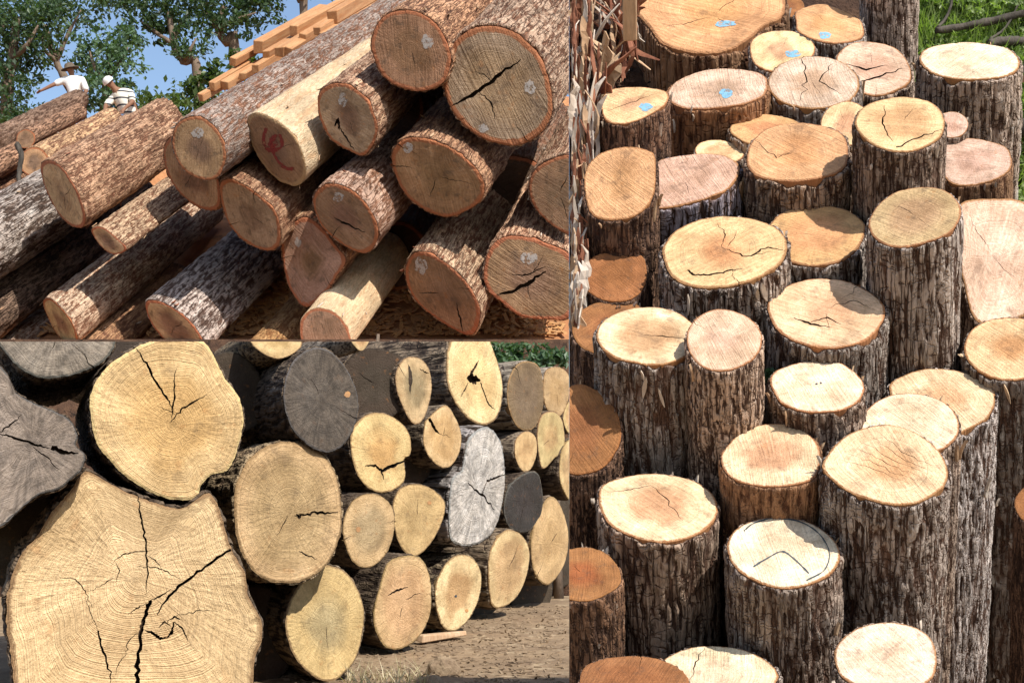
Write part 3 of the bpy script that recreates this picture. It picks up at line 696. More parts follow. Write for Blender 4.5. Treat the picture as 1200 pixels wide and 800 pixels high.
# ================================================================== lower-left pile on the ground
BX = [0, 35, 190, 333, 380, 470, 537, 595, 645, 680]
BD = [x * 1.08 for x in (4.8, 4.9, 5.2, 5.9, 6.25, 7.5, 8.6, 9.8, 10.9, 11.4)]
BNX = [.4, .4, .34, .36, .4, .55, .64, .72, .8, .8]
bb = dict(c1=(.13, .095, .065), c2=(.04, .027, .02), c3=(.2, .13, .08), pale=.2, amp=.035, bt=.015, fw=.2, plate=.6, loose=0)
bf = dict(sap=(.56, .39, .19), heart=(.51, .33, .155), rim=(.30, .19, .09), heart_r=.6, ringf=16., ringc=.22, sawc=.16, dirt=.5)
def Bl(shape, label, dD=0., L=1.6, face={}, bark={}, **k):
    c = np.array(shape[:2]) if isinstance(shape, tuple) else np.array(shape, float).mean(0)
    D = float(np.interp(c[0], BX, BD)) + dD; nx = float(np.interp(c[0], BX, BNX)); n = (nx, -math.sqrt(1 - nx * nx), 0)
    add_log('B', 'stacked_log', D, shape, n, label, n0=n, L=L, face={**bf, **face}, bark={**bb, **bark}, **k)
Bl([(95,555),(107,554),(122,562),(150,577),(185,590),(215,595),(245,577),(260,605),(270,640),(287,672),(292,700),(305,725),(306,750),(297,780),(287,830),(210,850),(100,850),(25,825),(15,785),(7,720),(10,690),(22,655),(45,625),(60,600),(82,575)],
   "giant pale yellow log end with deep branching cracks in the bottom left corner", auto=0, dD=-.05, L=2.2, face=dict(sap=(.62,.455,.225), heart=(.6,.435,.22), ringc=.14, sawc=.12, ringf=26, dirt=.2, heart_r=.5),
   cracks=[(2.2,[(161,579),(164,600),(167,615),(171,640),(172,660),(172,695)]),(4.5,[(176,703),(170,722),(165,740),(162,770),(161,800),(158,840)],1),(3,[(271,644),(240,664),(215,683),(198,698),(184,720)],1),(2.2,[(176,703),(186,699),(200,690)]),
           (2.2,[(115,738),(120,760),(126,778),(132,805)],1),(1.3,[(134,656),(145,649),(160,646),(178,644)]),(1.3,[(160,664),(180,664),(196,669),(212,679)]),(1.2,[(108,692),(125,681),(133,677)]),
           (3.5,[(170,738),(180,742),(188,748),(196,747)]),(4,[(196,747),(201,741),(204,728)]),(2.5,[(204,728),(213,735),(220,750)]),(1.2,[(70,676),(88,678),(100,692),(108,712)]),(1.,[(150,765),(140,775),(135,790)]),(1.1,[(205,722),(230,715),(255,716)]),(2.5,[(196,728),(205,722),(212,726)]),(2,[(186,735),(193,728),(200,733)]),(1.6,[(150,720),(160,712),(172,706)]),(1.3,[(172,650),(182,656),(190,667)]),(1.2,[(135,682),(140,668),(134,656)]),(1.,[(115,740),(108,722),(100,700)]),(1.2,[(165,738),(150,752),(146,768)])])
Bl([(107,490),(107,460),(125,430),(155,410),(190,396),(235,398),(250,415),(262,440),(280,465),(285,495),(277,530),(267,550),(247,557),(235,570),(232,582),(215,586),(185,580),(150,560),(125,535),(112,515)],
   "large orange tan log end with chipped lower edge resting on the giant end", auto=1, face=dict(sap=(.62,.43,.2), heart=(.56,.33,.14), heart_r=.75, rim=(.62,.45,.22)),
   cracks=[(2.5,[(160,408),(172,425),(178,440),(195,465),(204,482)]),(2,[(200,495),(212,480),(225,472),(243,462)]),(1.2,[(185,476),(200,482),(206,486)])])
gw = dict(weather=.92, sap=(.25,.21,.165), heart=(.23,.19,.155), rim=(.1,.09,.08), dirt=.6)
Bl((66,380,74,62), "dark grey weathered log in the upper left corner of the stack", face=gw, dD=.15, auto=4)
Bl([(-40,430),(0,428),(8,436),(14,456),(40,472),(65,482),(82,492),(91,508),(89,522),(100,533),(95,550),(82,562),(70,572),(45,580),(20,600),(0,617),(-45,620),(-70,530)],
   "splintered grey weathered log jutting in from the left edge", face={**gw,'weather':.95}, dD=-.1, cracks=[(3,[(0,508),(20,514),(45,522),(58,525)]),(5,[(60,524),(75,530),(92,531)],1),(2,[(-5,510),(10,500),(25,486)])], auto=2)
Bl([(275,585),(280,560),(295,535),(320,520),(345,518),(370,527),(388,545),(398,572),(401,605),(395,640),(380,665),(360,679),(335,683),(310,678),(290,660),(278,630)],
   "tan log end with a dark round growth ring right of the giant end", face=dict(sap=(.6,.42,.22), heart=(.5,.33,.17), heart_r=.62, ringf=30), cracks=[(3,[(345,604),(360,602),(378,600),(396,600)]),(4,[(347,602),(351,606),(353,602)]),(2,[(350,645),(358,650),(372,654)])], auto=1, bark=dict(c1=(.34,.25,.15), c2=(.12,.08,.05)))
Bl([(333,470),(335,445),(345,422),(365,408),(385,410),(405,430),(417,455),(420,480),(412,507),(397,525),(380,529),(360,520),(342,500)], "charcoal grey weathered log end with one orange spot",
   face={**gw,'weather':.85,'sap':(.11,.094,.074),'heart':(.12,.1,.085)}, marks=[(M_CHIP,'blob',(407,462,3.5,3.5))], auto=2, dD=-.2)
Bl([(411,520),(415,500),(430,486),(450,484),(470,495),(481,512),(481,532),(474,538),(475,560),(465,572),(447,577),(430,570),(417,550)], "notched orange tan log end with a broken crack, under the charcoal one", cracks=[(3,[(428,546),(440,545),(447,552),(450,562)]),(4,[(447,552),(460,546),(478,537)],1)], auto=0, face=dict(sap=(.64,.44,.2), heart=(.6,.37,.15)))
Bl([(465,455),(465,435),(475,420),(490,419),(502,430),(506,447),(505,465),(497,490),(486,497),(475,482)], "teardrop shaped log end with grey brown heart in the top row", face=dict(heart=(.3,.21,.11), heart_r=.55), auto=1, L=2.2, wgt=.5, cracks=[(2,[(492,432),(498,436),(503,437)])], bark=dict(c1=(.17,.125,.085)))
Bl([(524,430),(527,405),(535,390),(550,380),(570,390),(580,415),(589,445),(588,475),(580,492),(565,498),(550,490),(535,472),(526,452)], "tall pale log end with black star shaped hole in the top row", auto=0, L=3.2, wgt=.12, bark=dict(c1=(.21,.155,.105)),
   face=dict(sap=(.68,.5,.27), heart=(.66,.46,.23)), cracks=[(8,[(549,446),(553,440),(552,434)],1),(9,[(552,447),(557,444),(563,446)],1),(3,[(553,436),(558,428),(561,422)],1),(2,[(549,448),(545,456),(540,465)]),(2.2,[(563,448),(568,462),(573,474),(580,480)],1)])
Bl([(497,520),(498,497),(502,490),(520,475),(530,482),(540,505),(540,525),(532,542),(520,548),(505,537)], "small pointed log end between teardrop end and white weathered end", L=1.4, cracks=[(4,[(503,490),(510,503),(515,508)],1),(2,[(515,508),(528,512)])], auto=1, bark=dict(c1=(.25,.19,.13)))
Bl([(530,565),(542,550),(550,515),(570,500),(587,517),(592,550),(590,585),(580,620),(560,637),(535,637),(527,620)], "silvery white weathered log end with a cross crack in mid stack", face=dict(weather=.96, sap=(.58,.55,.52), heart=(.5,.48,.46), rim=(.3,.28,.26)), auto=0, dD=-.5, L=2, wgt=.15,
   cracks=[(2.5,[(548,565),(560,576),(570,584),(580,597)]),(2,[(572,562),(566,575),(564,590)]),(3,[(570,563),(580,560),(592,556)],1)], bark=dict(c1=(.3,.27,.25)))
Bl([(402,620),(410,592),(427,579),(447,581),(461,597),(462,622),(452,650),(432,665),(412,655)], "greyish tan log end with orange specks right of the ringed end", face=dict(heart=(.42,.32,.18), heart_r=.6), auto=2, marks=[(M_CHIP,'blob',(420,620,3,3))])
Bl([(461,590),(470,572),(490,567),(510,575),(522,590),(517,615),(502,640),(485,652),(470,640),(462,615)], "rounded triangular tan log end in mid stack", auto=1, marks=[(M_CHIP,'blob',(503,589,2.5,2.5))])
Bl([(335,735),(340,705),(357,677),(380,662),(405,670),(422,695),(427,725),(420,765),(405,787),(387,798),(365,790),(345,767)], "yellow log end with greyish heart lying on the ground beside the giant", face=dict(sap=(.64,.46,.2), heart=(.5,.39,.2), heart_r=.55, ringf=26), auto=1, bark=dict(c1=(.16,.12,.08)))
Bl([(438,725),(445,690),(455,660),(475,651),(495,655),(505,680),(504,720),(492,745),(470,760),(450,755)], "log end with pinkish heart, second on the ground from the giant's side", face=dict(heart=(.56,.34,.18), heart_r=.6), cracks=[(3,[(455,697),(465,691),(478,688)])], auto=2)
Bl([(510,695),(517,670),(532,652),(552,652),(564,672),(562,700),(550,725),(532,739),(517,730)], "pale log end on the ground in front of a flat board", auto=0, face=dict(sap=(.7,.53,.3)), marks=[(M_LINE,'blob',(534,698,1.5,1.5)),(M_CHIP,'blob',(547,715,2,2))], bark=dict(c1=(.26,.2,.13), amp=.06))
Bl([(573,660),(580,635),(595,621),(612,627),(621,647),(617,677),(605,700),(587,712),(576,705)], "ragged edged pale log end on the ground, fourth from the giant", auto=1, wgt=.12, face=dict(sap=(.68,.5,.26)), bark=dict(c1=(.2,.15,.1), amp=.05))
Bl([(623,640),(630,605),(645,582),(657,592),(666,620),(664,655),(652,677),(640,685),(628,672)], "narrow tall pale log end at the far right of the bottom row", auto=2, wgt=.1)
Bl([(591,595),(597,570),(615,555),(630,554),(636,575),(635,600),(622,620),(610,623),(596,615)], "nearly black weathered log end on the right of the white one", face={**gw,'weather':.5,'sap':(.05,.042,.04),'heart':(.06,.05,.045)}, auto=2, wgt=.12)
Bl([(604,535),(605,515),(617,505),(628,512),(629,532),(622,550),(612,551)], "small tan log end above the nearly black one", auto=0, L=1.8, bark=dict(c1=(.22,.17,.12)))
Bl([(630,510),(635,487),(650,482),(660,495),(661,525),(650,537),(637,549),(632,535)], "small irregular pale end right of the small tan one", auto=1)
Bl([(596,475),(597,445),(610,425),(630,427),(637,450),(636,480),(625,502),(607,500)], "brown mossy weathered log end in the top row at right", face=dict(weather=.3, sap=(.2,.14,.08), heart=(.2,.15,.09)), auto=1, L=2.4, bark=dict(c1=(.3,.25,.19)))
Bl([(637,460),(640,435),(655,430),(667,440),(667,465),(657,487),(642,480)], "dull tan log end in the top row beside the right edge", auto=1, face=dict(sap=(.44,.3,.15), heart=(.42,.28,.13)), L=2.2, bark=dict(c1=(.34,.28,.22)))
Bl([(656,550),(660,525),(672,515),(680,550),(670,585),(659,570)], "sliver of a tan log end cut by the right edge in mid stack", auto=0)
Bl([(660,490),(668,470),(677,490),(668,508)], "sliver of an orange tan log end at the right edge near the top", auto=0)
Bl([(292,393),(303,410),(325,420),(345,413),(354,400),(345,375),(310,372)], "underside of a tan log end, the topmost above the ringed end", auto=1, dD=.3, bark=dict(c1=(.24,.17,.1)))
Bl([(410,394),(417,407),(424,411),(430,405),(434,393),(422,380)], "tiny tan log tip poking out at the very top of the stack", auto=0, bark=dict(c1=(.3,.24,.18)))
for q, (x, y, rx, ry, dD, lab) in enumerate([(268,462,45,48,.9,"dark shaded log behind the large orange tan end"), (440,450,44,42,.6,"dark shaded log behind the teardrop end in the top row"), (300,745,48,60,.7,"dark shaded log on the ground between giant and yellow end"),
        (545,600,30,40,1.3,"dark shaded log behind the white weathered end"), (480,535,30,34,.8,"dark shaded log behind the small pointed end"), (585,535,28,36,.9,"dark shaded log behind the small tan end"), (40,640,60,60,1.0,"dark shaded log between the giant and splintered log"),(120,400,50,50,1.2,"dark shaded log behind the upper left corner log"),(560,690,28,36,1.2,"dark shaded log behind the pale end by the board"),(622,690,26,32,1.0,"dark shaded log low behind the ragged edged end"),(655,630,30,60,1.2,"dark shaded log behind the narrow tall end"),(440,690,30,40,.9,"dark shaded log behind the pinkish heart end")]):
    Bl((x, y, rx, ry), lab, dD=dD, L=1.2, face=dict(sap=(.06,.042,.028), heart=(.055,.04,.027), rim=(.04,.03,.02)), auto=1)  # added fillers, faces coloured near black to stand in for shaded gaps

# ================================================================== right-hand bank of standing logs
AR = (-.22, -1, 1.233)
def ARx(x): return (-(930 + .75 * (x - 930) - 600) / 1500, -1, 1.233)
rb = dict(c1=(.37, .285, .225), c2=(.1, .056, .038), c3=(.36, .15, .05), pale=.7, amp=.08, fw=.12, fl=1.7, bt=.025, patch=-.01, loose=7)  # high pale value paints a sunlit highlight onto the ridge tops
rf_ = dict(ringc=.3, sawc=.7, sap=(.70, .45, .275), heart=(.6, .34, .18), rim=(.36, .17, .07), heart_r=.5, ringf=20., dirt=.6)
ORANGE = dict(sap=(.64,.35,.165), heart=(.6,.3,.13)); PINK = dict(sap=(.60,.40,.29), heart=(.55,.34,.24)); WHITE = dict(sap=(.82,.63,.44), heart=(.8,.59,.39)); SHADE_ORANGE = dict(sap=(.3,.125,.045), heart=(.26,.1,.035), rim=(.3,.12,.04))  # last set: orange darkened to stand in for shadow on the faces
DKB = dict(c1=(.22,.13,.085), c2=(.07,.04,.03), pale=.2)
BARE = dict(c1=(.3,.16,.085), c2=(.1,.045,.025), c3=(.38,.18,.07), patch=.22, plate=.5, pale=.1, amp=.05)
def Rl(shape, label, dD=0., L=.62, face={}, bark={}, **k):
    c = np.array(shape[:2]) if isinstance(shape, tuple) else np.array(shape, float).mean(0)
    D = 2.72 + (780 - c[1]) * .0016 + dD
    k.setdefault('n0', ARx(c[0])); k.setdefault('auto', 1); add_log('R', 'upright_log', D, shape, ARx(c[0]), label, L=L, face={**rf_, **face}, bark={**rb, **bark}, **k)
Rl([(742,5),(760,30),(777,50),(810,61),(845,60),(875,47),(895,30),(915,20),(920,0),(905,-22),(830,-35),(760,-20)], "widest upright log at the top with a blue mark, next to shredded bark", face=ORANGE, marks=[(M_BLUE,'blob',(850,29,13,3.5))], bark=BARE, auto=3)
Rl([(879,58),(883,45),(900,37),(925,36),(945,42),(955,55),(950,68),(930,80),(905,84),(885,75)], "small yellow upright log with a blue mark right of the widest one", marks=[(M_BLUE,'blob',(929,63,9,5))], face=dict(sap=(.76,.55,.28)))
Rl([(933,25),(935,12),(965,5),(1000,18),(1011,28),(1008,45),(970,50),(938,38)], "angular split log with a blue mark, in front of the top bark trunk", marks=[(M_BLUE,'blob',(967,42,8,4))], face=ORANGE, wgt=.6)
Rl((1043,-70,33,20), "tall thick barked log whose top lies above the picture", dD=.12, L=.75, bark=dict(c1=(.42,.36,.33)))
Rl([(900,95),(910,78),(935,67),(965,66),(990,74),(1006,92),(1003,110),(985,122),(950,127),(918,120),(904,108)], "pinkish upright log with rough split face, third row from the top", face=PINK, cracks=[(2,[(940,70),(945,92),(938,118)]),(2,[(975,75),(960,95),(985,110)])], auto=3)
Rl([(980,68),(995,52),(1020,49),(1050,57),(1066,78),(1064,98),(1030,112),(1005,105),(990,85)], "jagged pinkish brown log left of the whitest top log", face=dict(PINK, dirt=.8), cracks=[(3,[(990,75),(1015,82),(1040,76)]),(3,[(1000,98),(1030,90),(1058,80)])], auto=2)
Rl([(1078,70),(1085,57),(1110,51),(1145,50),(1180,56),(1195,72),(1185,86),(1155,92),(1120,92),(1092,84)], "whitest sawn log standing before the green grass at top right", face=WHITE, auto=0, bark=dict(patch=.02))
Rl([(782,112),(792,95),(825,82),(860,80),(890,85),(899,95),(895,110),(870,122),(830,127),(797,125)], "upright log with a pale blue mark just below the widest one", face=PINK, marks=[(M_BLUE,'blob',(851,110,8,5))], bark=BARE)
Rl([(705,120),(715,105),(750,102),(780,107),(781,120),(760,135),(730,145),(710,140)], "yellow log in a dark gap beside the shredded bark, with a dull blue mark", marks=[(M_BLUE,'blob',(757,126,8,5))], face=dict(sap=(.7,.48,.24)), bark=DKB, cracks=[(1.5,[(712,130),(740,120),(770,110)])])
Rl([(1002,145),(1012,125),(1040,115),(1070,114),(1095,122),(1107,142),(1100,162),(1075,175),(1050,177),(1020,167)], "upright log with a stepped saw cut across its tan top", dD=-.36, face=dict(sap=(.7,.47,.25)), cracks=[(2.2,[(1036,124),(1034,145),(1046,165)]),(1.8,[(1050,172),(1080,160),(1104,152)],1)], auto=1)
Rl((992,145,30,26), "yellow tan log half hidden behind the stepped saw cut one", face=dict(sap=(.76,.54,.28)))
Rl((1114,146,21,15), "thin log squeezed in below the whitest one", face=PINK)
Rl([(1100,185),(1107,167),(1140,162),(1175,170),(1185,185),(1182,200),(1160,212),(1130,217),(1110,210)], "pinkish log with yellow bare side standing below the whitest one", face=PINK, bark=dict(BARE, c3=(.6,.4,.2)))
Rl([(1125,240),(1160,233),(1205,240),(1230,290),(1210,360),(1168,380),(1142,372),(1130,330),(1122,280)], "broad pale slab face tilted towards the viewer at the right edge", face=dict(sap=(.72,.52,.36), heart=(.7,.5,.33)), n0=(-.1,-.95,.5), auto=2, wgt=.4, L=.4, fixed=True)
Rl([(1018,265),(1025,245),(1045,227),(1075,219),(1105,222),(1122,235),(1126,250),(1115,270),(1090,282),(1055,289),(1030,282)], "tall grey barked log with brownish face, left of the broad slab", face=dict(sap=(.5,.33,.18), heart=(.46,.29,.15)), auto=2, dD=-.42, L=.7)
Rl([(875,185),(882,165),(900,150),(930,144),(960,146),(985,155),(993,170),(990,195),(965,207),(930,212),(895,208),(880,200)], "upright log below the rough pinkish one, left of the stepped saw cut log", face=ORANGE, bark=dict(patch=.08), dD=-.22, cracks=[(1.5,[(885,165),(910,185),(930,178)])])
Rl((898,152,42,18), "orange log peeping out behind, below the two pinkish blue marked logs", face=ORANGE, dD=.1)
Rl([(740,220),(747,205),(775,187),(810,180),(845,181),(865,192),(862,210),(845,225),(810,237),(775,243),(750,240)], "slanting oval pink face of a log with purplish bark", face=PINK, bark=dict(c1=(.36,.28,.28)), auto=1)
Rl((843,178,29,14,5), "splintered yellow log tip behind the slanting oval face", face=dict(sap=(.78,.58,.3)), dD=.05)
Rl([(685,205),(700,182),(730,172),(760,176),(768,188),(765,230),(745,252),(710,257),(690,245)], "orange sawn log against the shredded bark at the left", face=ORANGE, bark=DKB, auto=2)
Rl([(777,300),(782,280),(805,262),(840,253),(880,255),(910,267),(922,285),(917,305),(895,322),(860,334),(820,336),(790,325)], "big oval log with a curved dark crack and shaggy bark in mid picture", face=dict(ORANGE, sap=(.68,.44,.22)), cracks=[(3,[(806,316),(812,321),(830,322),(850,318),(870,315)],1),(2,[(846,290),(870,300),(905,296)]),(1.5,[(846,290),(850,275),(840,262)]),(2.5,[(880,300),(900,290),(918,293)],1)], auto=2)
Rl([(900,268),(915,250),(945,241),(985,243),(1010,258),(1013,272),(1005,290),(985,305),(955,311),(925,305),(905,290)], "log to the left of the tall grey one, behind the oval cracked log", face=ORANGE, auto=1, dD=.04)
Rl((721,322,39,31,-8), "shaded deep orange log in a dark hole at left, upper one", face=SHADE_ORANGE, bark=DKB, dD=.36)
Rl((720,384,50,32), "shaded deep orange log in a dark hole at left, lower one", face=SHADE_ORANGE, bark=DKB, dD=.36)
Rl((968,366,69,40,4), "large round log with an orange crack patch in the centre of the bank", face=dict(sap=(.74,.52,.29)), cracks=[(4,[(930,372),(950,380),(975,384)]),(2.5,[(950,378),(970,372),(985,380)]),(1.5,[(968,360),(1000,352),(1025,362)])], auto=2, bark=dict(patch=.03))
Rl((759,393,59,34,2), "column like log with an orange bare strip down its left side", face=dict(sap=(.78,.56,.33)), bark=dict(patch=.04, c3=(.5,.2,.05)), cracks=[(2,[(755,392),(780,394),(805,397)])], auto=1, L=.7)
Rl((848,398,44,36), "pink faced log tucked behind the column like one", face=dict(PINK, sap=(.66,.43,.29)), auto=2)
Rl((1184,408,54,37,5), "tall dark barked log standing at the right edge", face=dict(ORANGE, sap=(.66,.45,.24)), L=.8, bark=dict(c1=(.24,.2,.17)))
Rl((958,452,55,31,3), "pale log with tiny dark dots in front of the large round one", dD=-.22, face=dict(WHITE, sap=(.8,.6,.4)), auto=0, marks=[(M_LINE,'blob',(957,450,1.6,1)),(M_LINE,'blob',(962,449,1.4,1))])
Rl([(1042,455),(1065,437),(1095,431),(1135,437),(1165,457),(1160,485),(1135,502),(1110,510),(1070,500)], "log with a slanted face behind two round pale ones", face=dict(sap=(.7,.5,.31)), L=.75, bark=dict(c1=(.46,.42,.4)))
Rl((1066,497,58,37), "pale peach log half covered by the striped sawn one", face=dict(WHITE, sap=(.82,.6,.4)), auto=0, L=.75)
Rl([(965,550),(975,525),(1000,505),(1035,497),(1070,505),(1100,527),(1111,555),(1100,575),(1070,589),(1035,589),(995,575)], "thick log with diagonal saw stripes across its face", face=dict(sap=(.76,.55,.34)), auto=0, L=.8, dD=-.22, bark=dict(c1=(.34,.27,.22), patch=-.05),
   cracks=[(.9,[(985+i*9,538-i*6.5),(1020+i*9,548-i*3),(1065+i*7,566-i*3.5)]) for i in range(6)])
Rl([(845,540),(850,525),(870,505),(900,496),(935,500),(958,520),(960,545),(950,562),(915,569),(880,567),(855,557)], "log with half its pale face in shade, beside the striped one", face=dict(sap=(.76,.56,.33)), bark=dict(BARE, patch=.12))
Rl([(702,585),(707,567),(735,557),(770,554),(805,560),(832,575),(841,595),(832,615),(805,630),(770,634),(735,625),(712,610)], "round peach log with a thin branching crack, below the column like one", face=dict(sap=(.8,.56,.34)), cracks=[(1.6,[(716,576),(740,573),(762,568)]),(1.5,[(762,568),(780,583),(800,610)])], auto=0, L=.7)
Rl((918,646,66,41,6), "white faced log with a dark drawn arc and chevron", face=WHITE, auto=0, L=.8, marks=[(M_LINE,'line',1.6,[(883,664),(898,655),(916,646),(930,654),(948,672)]),(M_LINE,'line',1.5,[(872,622),(885,612),(910,607),(940,612),(962,628),(972,648),(966,668),(945,680)])])
Rl((682,503,45,52), "shaded orange log beside the column like one at the left edge", face=SHADE_ORANGE, bark=DKB, dD=.36, n0=(-.1,-.8,.8))
Rl((682,672,45,31), "deep orange log with a dark rim below, at the left edge", face=dict(SHADE_ORANGE, heart=(.3,.1,.03)), bark=dict(c1=(.3,.16,.09)), dD=.02)
Rl((838,792,71,36), "pale log in the foreground cut off by the bottom edge, left of centre", face=dict(WHITE, sap=(.8,.6,.4)), cracks=[(1.6,[(826,758),(815,775),(808,798)])], auto=0)
Rl((742,798,64,31), "shaded brown log in the bottom corner beside the peach one", face=SHADE_ORANGE, bark=DKB, dD=.08)
Rl([(978,770),(985,750),(1010,733),(1045,728),(1080,738),(1096,760),(1094,790),(1070,806),(1030,810),(990,795)], "rough edged white log in the foreground, cut off by the bottom edge", face=WHITE, auto=0)
Rl((1225,590,36,26), "orange brown log barely showing at the right edge", face=SHADE_ORANGE, dD=-.05, bark=DKB)
Rl((925,8,18,12), "thin dark log squeezed between widest log and angular split log", face=SHADE_ORANGE, dD=.05, bark=DKB)

# ================================================================== build logs
print("unresolved T", separate('T', 60, .03), "R", separate('R', 200, .14))
# bank plane under the standing logs (slope of a steep tip)
SLV = unit([0, 1.0, 2.2]); B0 = at(930, 400, 3.33 + .74); BN = unit(np.cross([1, 0, 0], SLV))     # plane through x axis and slope direction
if BN[1] > 0: BN = -BN
for g in LOGS:
    if g['bay'] == 'R':
        P0, Q, r = geom(g); d = -g['axis']; t = ((B0 - P0) @ BN) / (d @ BN)
        uh = ((P0 + d * t) - B0) @ SLV
        if not g['fixed']: g['L'] = float(np.clip(t + .05 + .75 * max(0, -.15 - uh), .3, 1.5))
for g in LOGS: build_log(g)

# bank: rows along slope, columns across
def bank_at(px, py, off=0.):
    d_ = ray(px, py); return CAM + d_ * (((B0 + BN * off - CAM) @ BN) / (d_ @ BN))
sl = SLV; us = np.arange(-1.7, 1.7, .05); xs = np.arange(-.05, 2.6, .05)
BV = np.zeros((len(us), len(xs), 3))
for i, u in enumerate(us):
    for j, x in enumerate(xs):
        uc = min(u, 1.18 if x < .62 else (1.18 + (x - .62) * 2)); P = np.array([0, B0[1], B0[2]]) + sl * uc + np.array([0, .15, -.02]) * (u - uc) + np.array([0, .55, 0]) * max(0, -.15 - u); yy = P[1]; X0 = (667 + G - CCOL) / F * yy + .0001
        P[0] = X0 + (x + .05)
        BV[i, j] = P
nz = perlin(BV * 6.) * .05 + perlin(BV * 17.) * .02
BV += nz[..., None] * BN * np.where(np.arange(len(xs))[None, :, None] > 0, 1, 0)
bv = BV.reshape(-1, 3).tolist(); bfc = grid_faces(len(us), len(xs)); nx_ = len(xs)
# left cut side and back, down to the ground
top = BV[-1]; k0 = len(bv); bv += [[p_[0], p_[1] + .1, p_[2] - .02] for p_ in top]; k1 = len(bv); bv += [[p_[0], p_[1] + .6, -.1] for p_ in top]
for i in range(len(top)): 
    yy = bv[k0 + i][1]; bv[k0 + i][0] = (667 + G - CCOL) / F * yy + .0001 + xs[i] + .05
    yy = bv[k1 + i][1]; bv[k1 + i][0] = (667 + G - CCOL) / F * yy + .0001 + xs[i] + .05
l0 = (len(us) - 1) * nx_
bfc += [(l0 + i, l0 + i + 1, k0 + i + 1, k0 + i) for i in range(nx_ - 1)] + [(k0 + i, k0 + i + 1, k1 + i + 1, k1 + i) for i in range(nx_ - 1)]
side = [[*BV[i, 0][:2], -.1] for i in range(len(us))]; k2 = len(bv); bv += side
bfc += [(i * nx_, (i + 1) * nx_, k2 + i + 1, k2 + i) for i in range(len(us) - 1)] + [(l0, k0, k1, k2 + len(us) - 1)]
bco = np.array(bv); bD = bco[:, 1]; bcx = CCOL + F * bco[:, 0] / bD; bcy = HROW - F * (bco[:, 2] - CAMZ) / bD
isg = ((bcx > 1062) & (bcy < 140)) | ((bcx > 1180) & (bcy < 520))
link("earth_bank", mesh_np("earth_bank", bv, bfc, [M_BANK, M_SOIL_G], mat_idx=[int(isg[list(f)].mean() > .5) for f in bfc]), kind="structure")

def blades(name, pts, lens, mat, wid, lean=.4, up=(0, 0, 1), seed=1, label=None, cat=None, kind='stuff', parent=None, filt=None):
    r_ = np.random.default_rng(seed); V = []; Fc = []; T = []
    for P, ln in zip(pts, lens):
        a = r_.uniform(0, 6.28); s = np.array([math.cos(a), math.sin(a), 0]) * wid * r_.uniform(.7, 1.3)
        d = unit(np.array(up) + r_.normal(size=3) * lean); b2 = r_.normal(size=3) * .25
        p1 = P + d * ln * .55; p2 = P + (d + b2) * ln
        if filt is not None and not (filt(p2) and filt(p1)): continue
        k = len(V); V += [P - s, P + s, p1 + s * .7, p1 - s * .7, p2]; Fc += [(k, k + 1, k + 2, k + 3), (k + 3, k + 2, k + 4)]; T += [r_.uniform()] * 5
    me = mesh_np(name, V, Fc, mat, smooth=False); a_ = me.attributes.new("tint", 'FLOAT', 'POINT'); a_.data.foreach_set('value', np.array(T, np.float32))
    return link(name, me, parent, label=label, cat=cat, kind=kind)
gpx = np.concatenate([rng.uniform(1062, 1330, 17000), rng.uniform(1178, 1330, 9000)]); gpy = np.concatenate([rng.uniform(-60, 150, 17000), rng.uniform(100, 520, 9000)])
gp = np.array([bank_at(x, y, .0) for x, y in zip(gpx, gpy)])
blades("grass", gp, rng.uniform(.04, .15, 26000), M_GRASS, .0042, .7, up=unit(BN + np.array([0, 0, 1.2])), label="lush green grass on the slope behind the standing logs", cat="grass", seed=5)

# ------------------------------------------------------------------ tubes (branches, trunks)
def tube(path, radii, seg=8, seed=0, rough=.12):
    path = np.array(path, float); n_ = len(path); r_ = np.random.default_rng(seed); V = []; Fc = []
    T = np.gradient(path, axis=0); T /= np.linalg.norm(T, axis=1)[:, None]
    u = unit(np.cross(T[0], [.3, .2, .9])); 
    for i in range(n_):
        u = unit(u - (u @ T[i]) * T[i]); v = np.cross(T[i], u)
        for k in range(seg):
            a = 2 * math.pi * k / seg; V.append(path[i] + (u * math.cos(a) + v * math.sin(a)) * radii[i] * (1 + rough * r_.normal()))
    for i in range(n_ - 1):
        for k in range(seg): Fc.append((i * seg + k, i * seg + (k + 1) % seg, (i + 1) * seg + (k + 1) % seg, (i + 1) * seg + k))
    Fc.append(tuple(range(seg))[::-1]); Fc.append(tuple((n_ - 1) * seg + k for k in range(seg)))
    return V, Fc
def wob(p0, p1, n_, amp, seed):
    r_ = np.random.default_rng(seed); p0, p1 = np.array(p0), np.array(p1); t = np.linspace(0, 1, n_)[:, None]
    w_ = np.cumsum(r_.normal(size=(n_, 3)), 0) * amp / math.sqrt(n_); w_ -= w_[0] * (1 - t) + w_[-1] * t * .0
    return p0 + (p1 - p0) * t + w_ * t
def join(parts):
    V, Fc = [], []
    for v, f in parts:
        k = len(V); V += list(v); Fc += [tuple(i + k for i in q) for q in f]
    return V, Fc
def branch(px, r0, r1, label, D=0., seed=1):
    pts = [bank_at(x, y, .09 + D * 1.) for i, (x, y) in enumerate(px)]
    pts = smooth_open(np.array(pts)); 
    o = link("fallen_branch", mesh_np("fallen_branch", *tube(pts, np.linspace(r0, r1, len(pts)), 10, seed), M_BRANCH), label=label, cat="branch", group="branches lying on the grass")
    return o
branch([(1097,36),(1130,31),(1165,24),(1215,12)], .012, .014, "thick dark branch slanting over the grass behind the whitest log", 0.02, 1)
branch([(1099,32),(1108,22),(1114,8),(1117,-10)], .006, .004, "thin dark twig rising from the end of the thick branch", 0.02, 2)
branch([(1158,52),(1175,48),(1200,50),(1225,55)], .015, .016, "weathered grey branch half hidden by the whitest log", 0.02, 3)
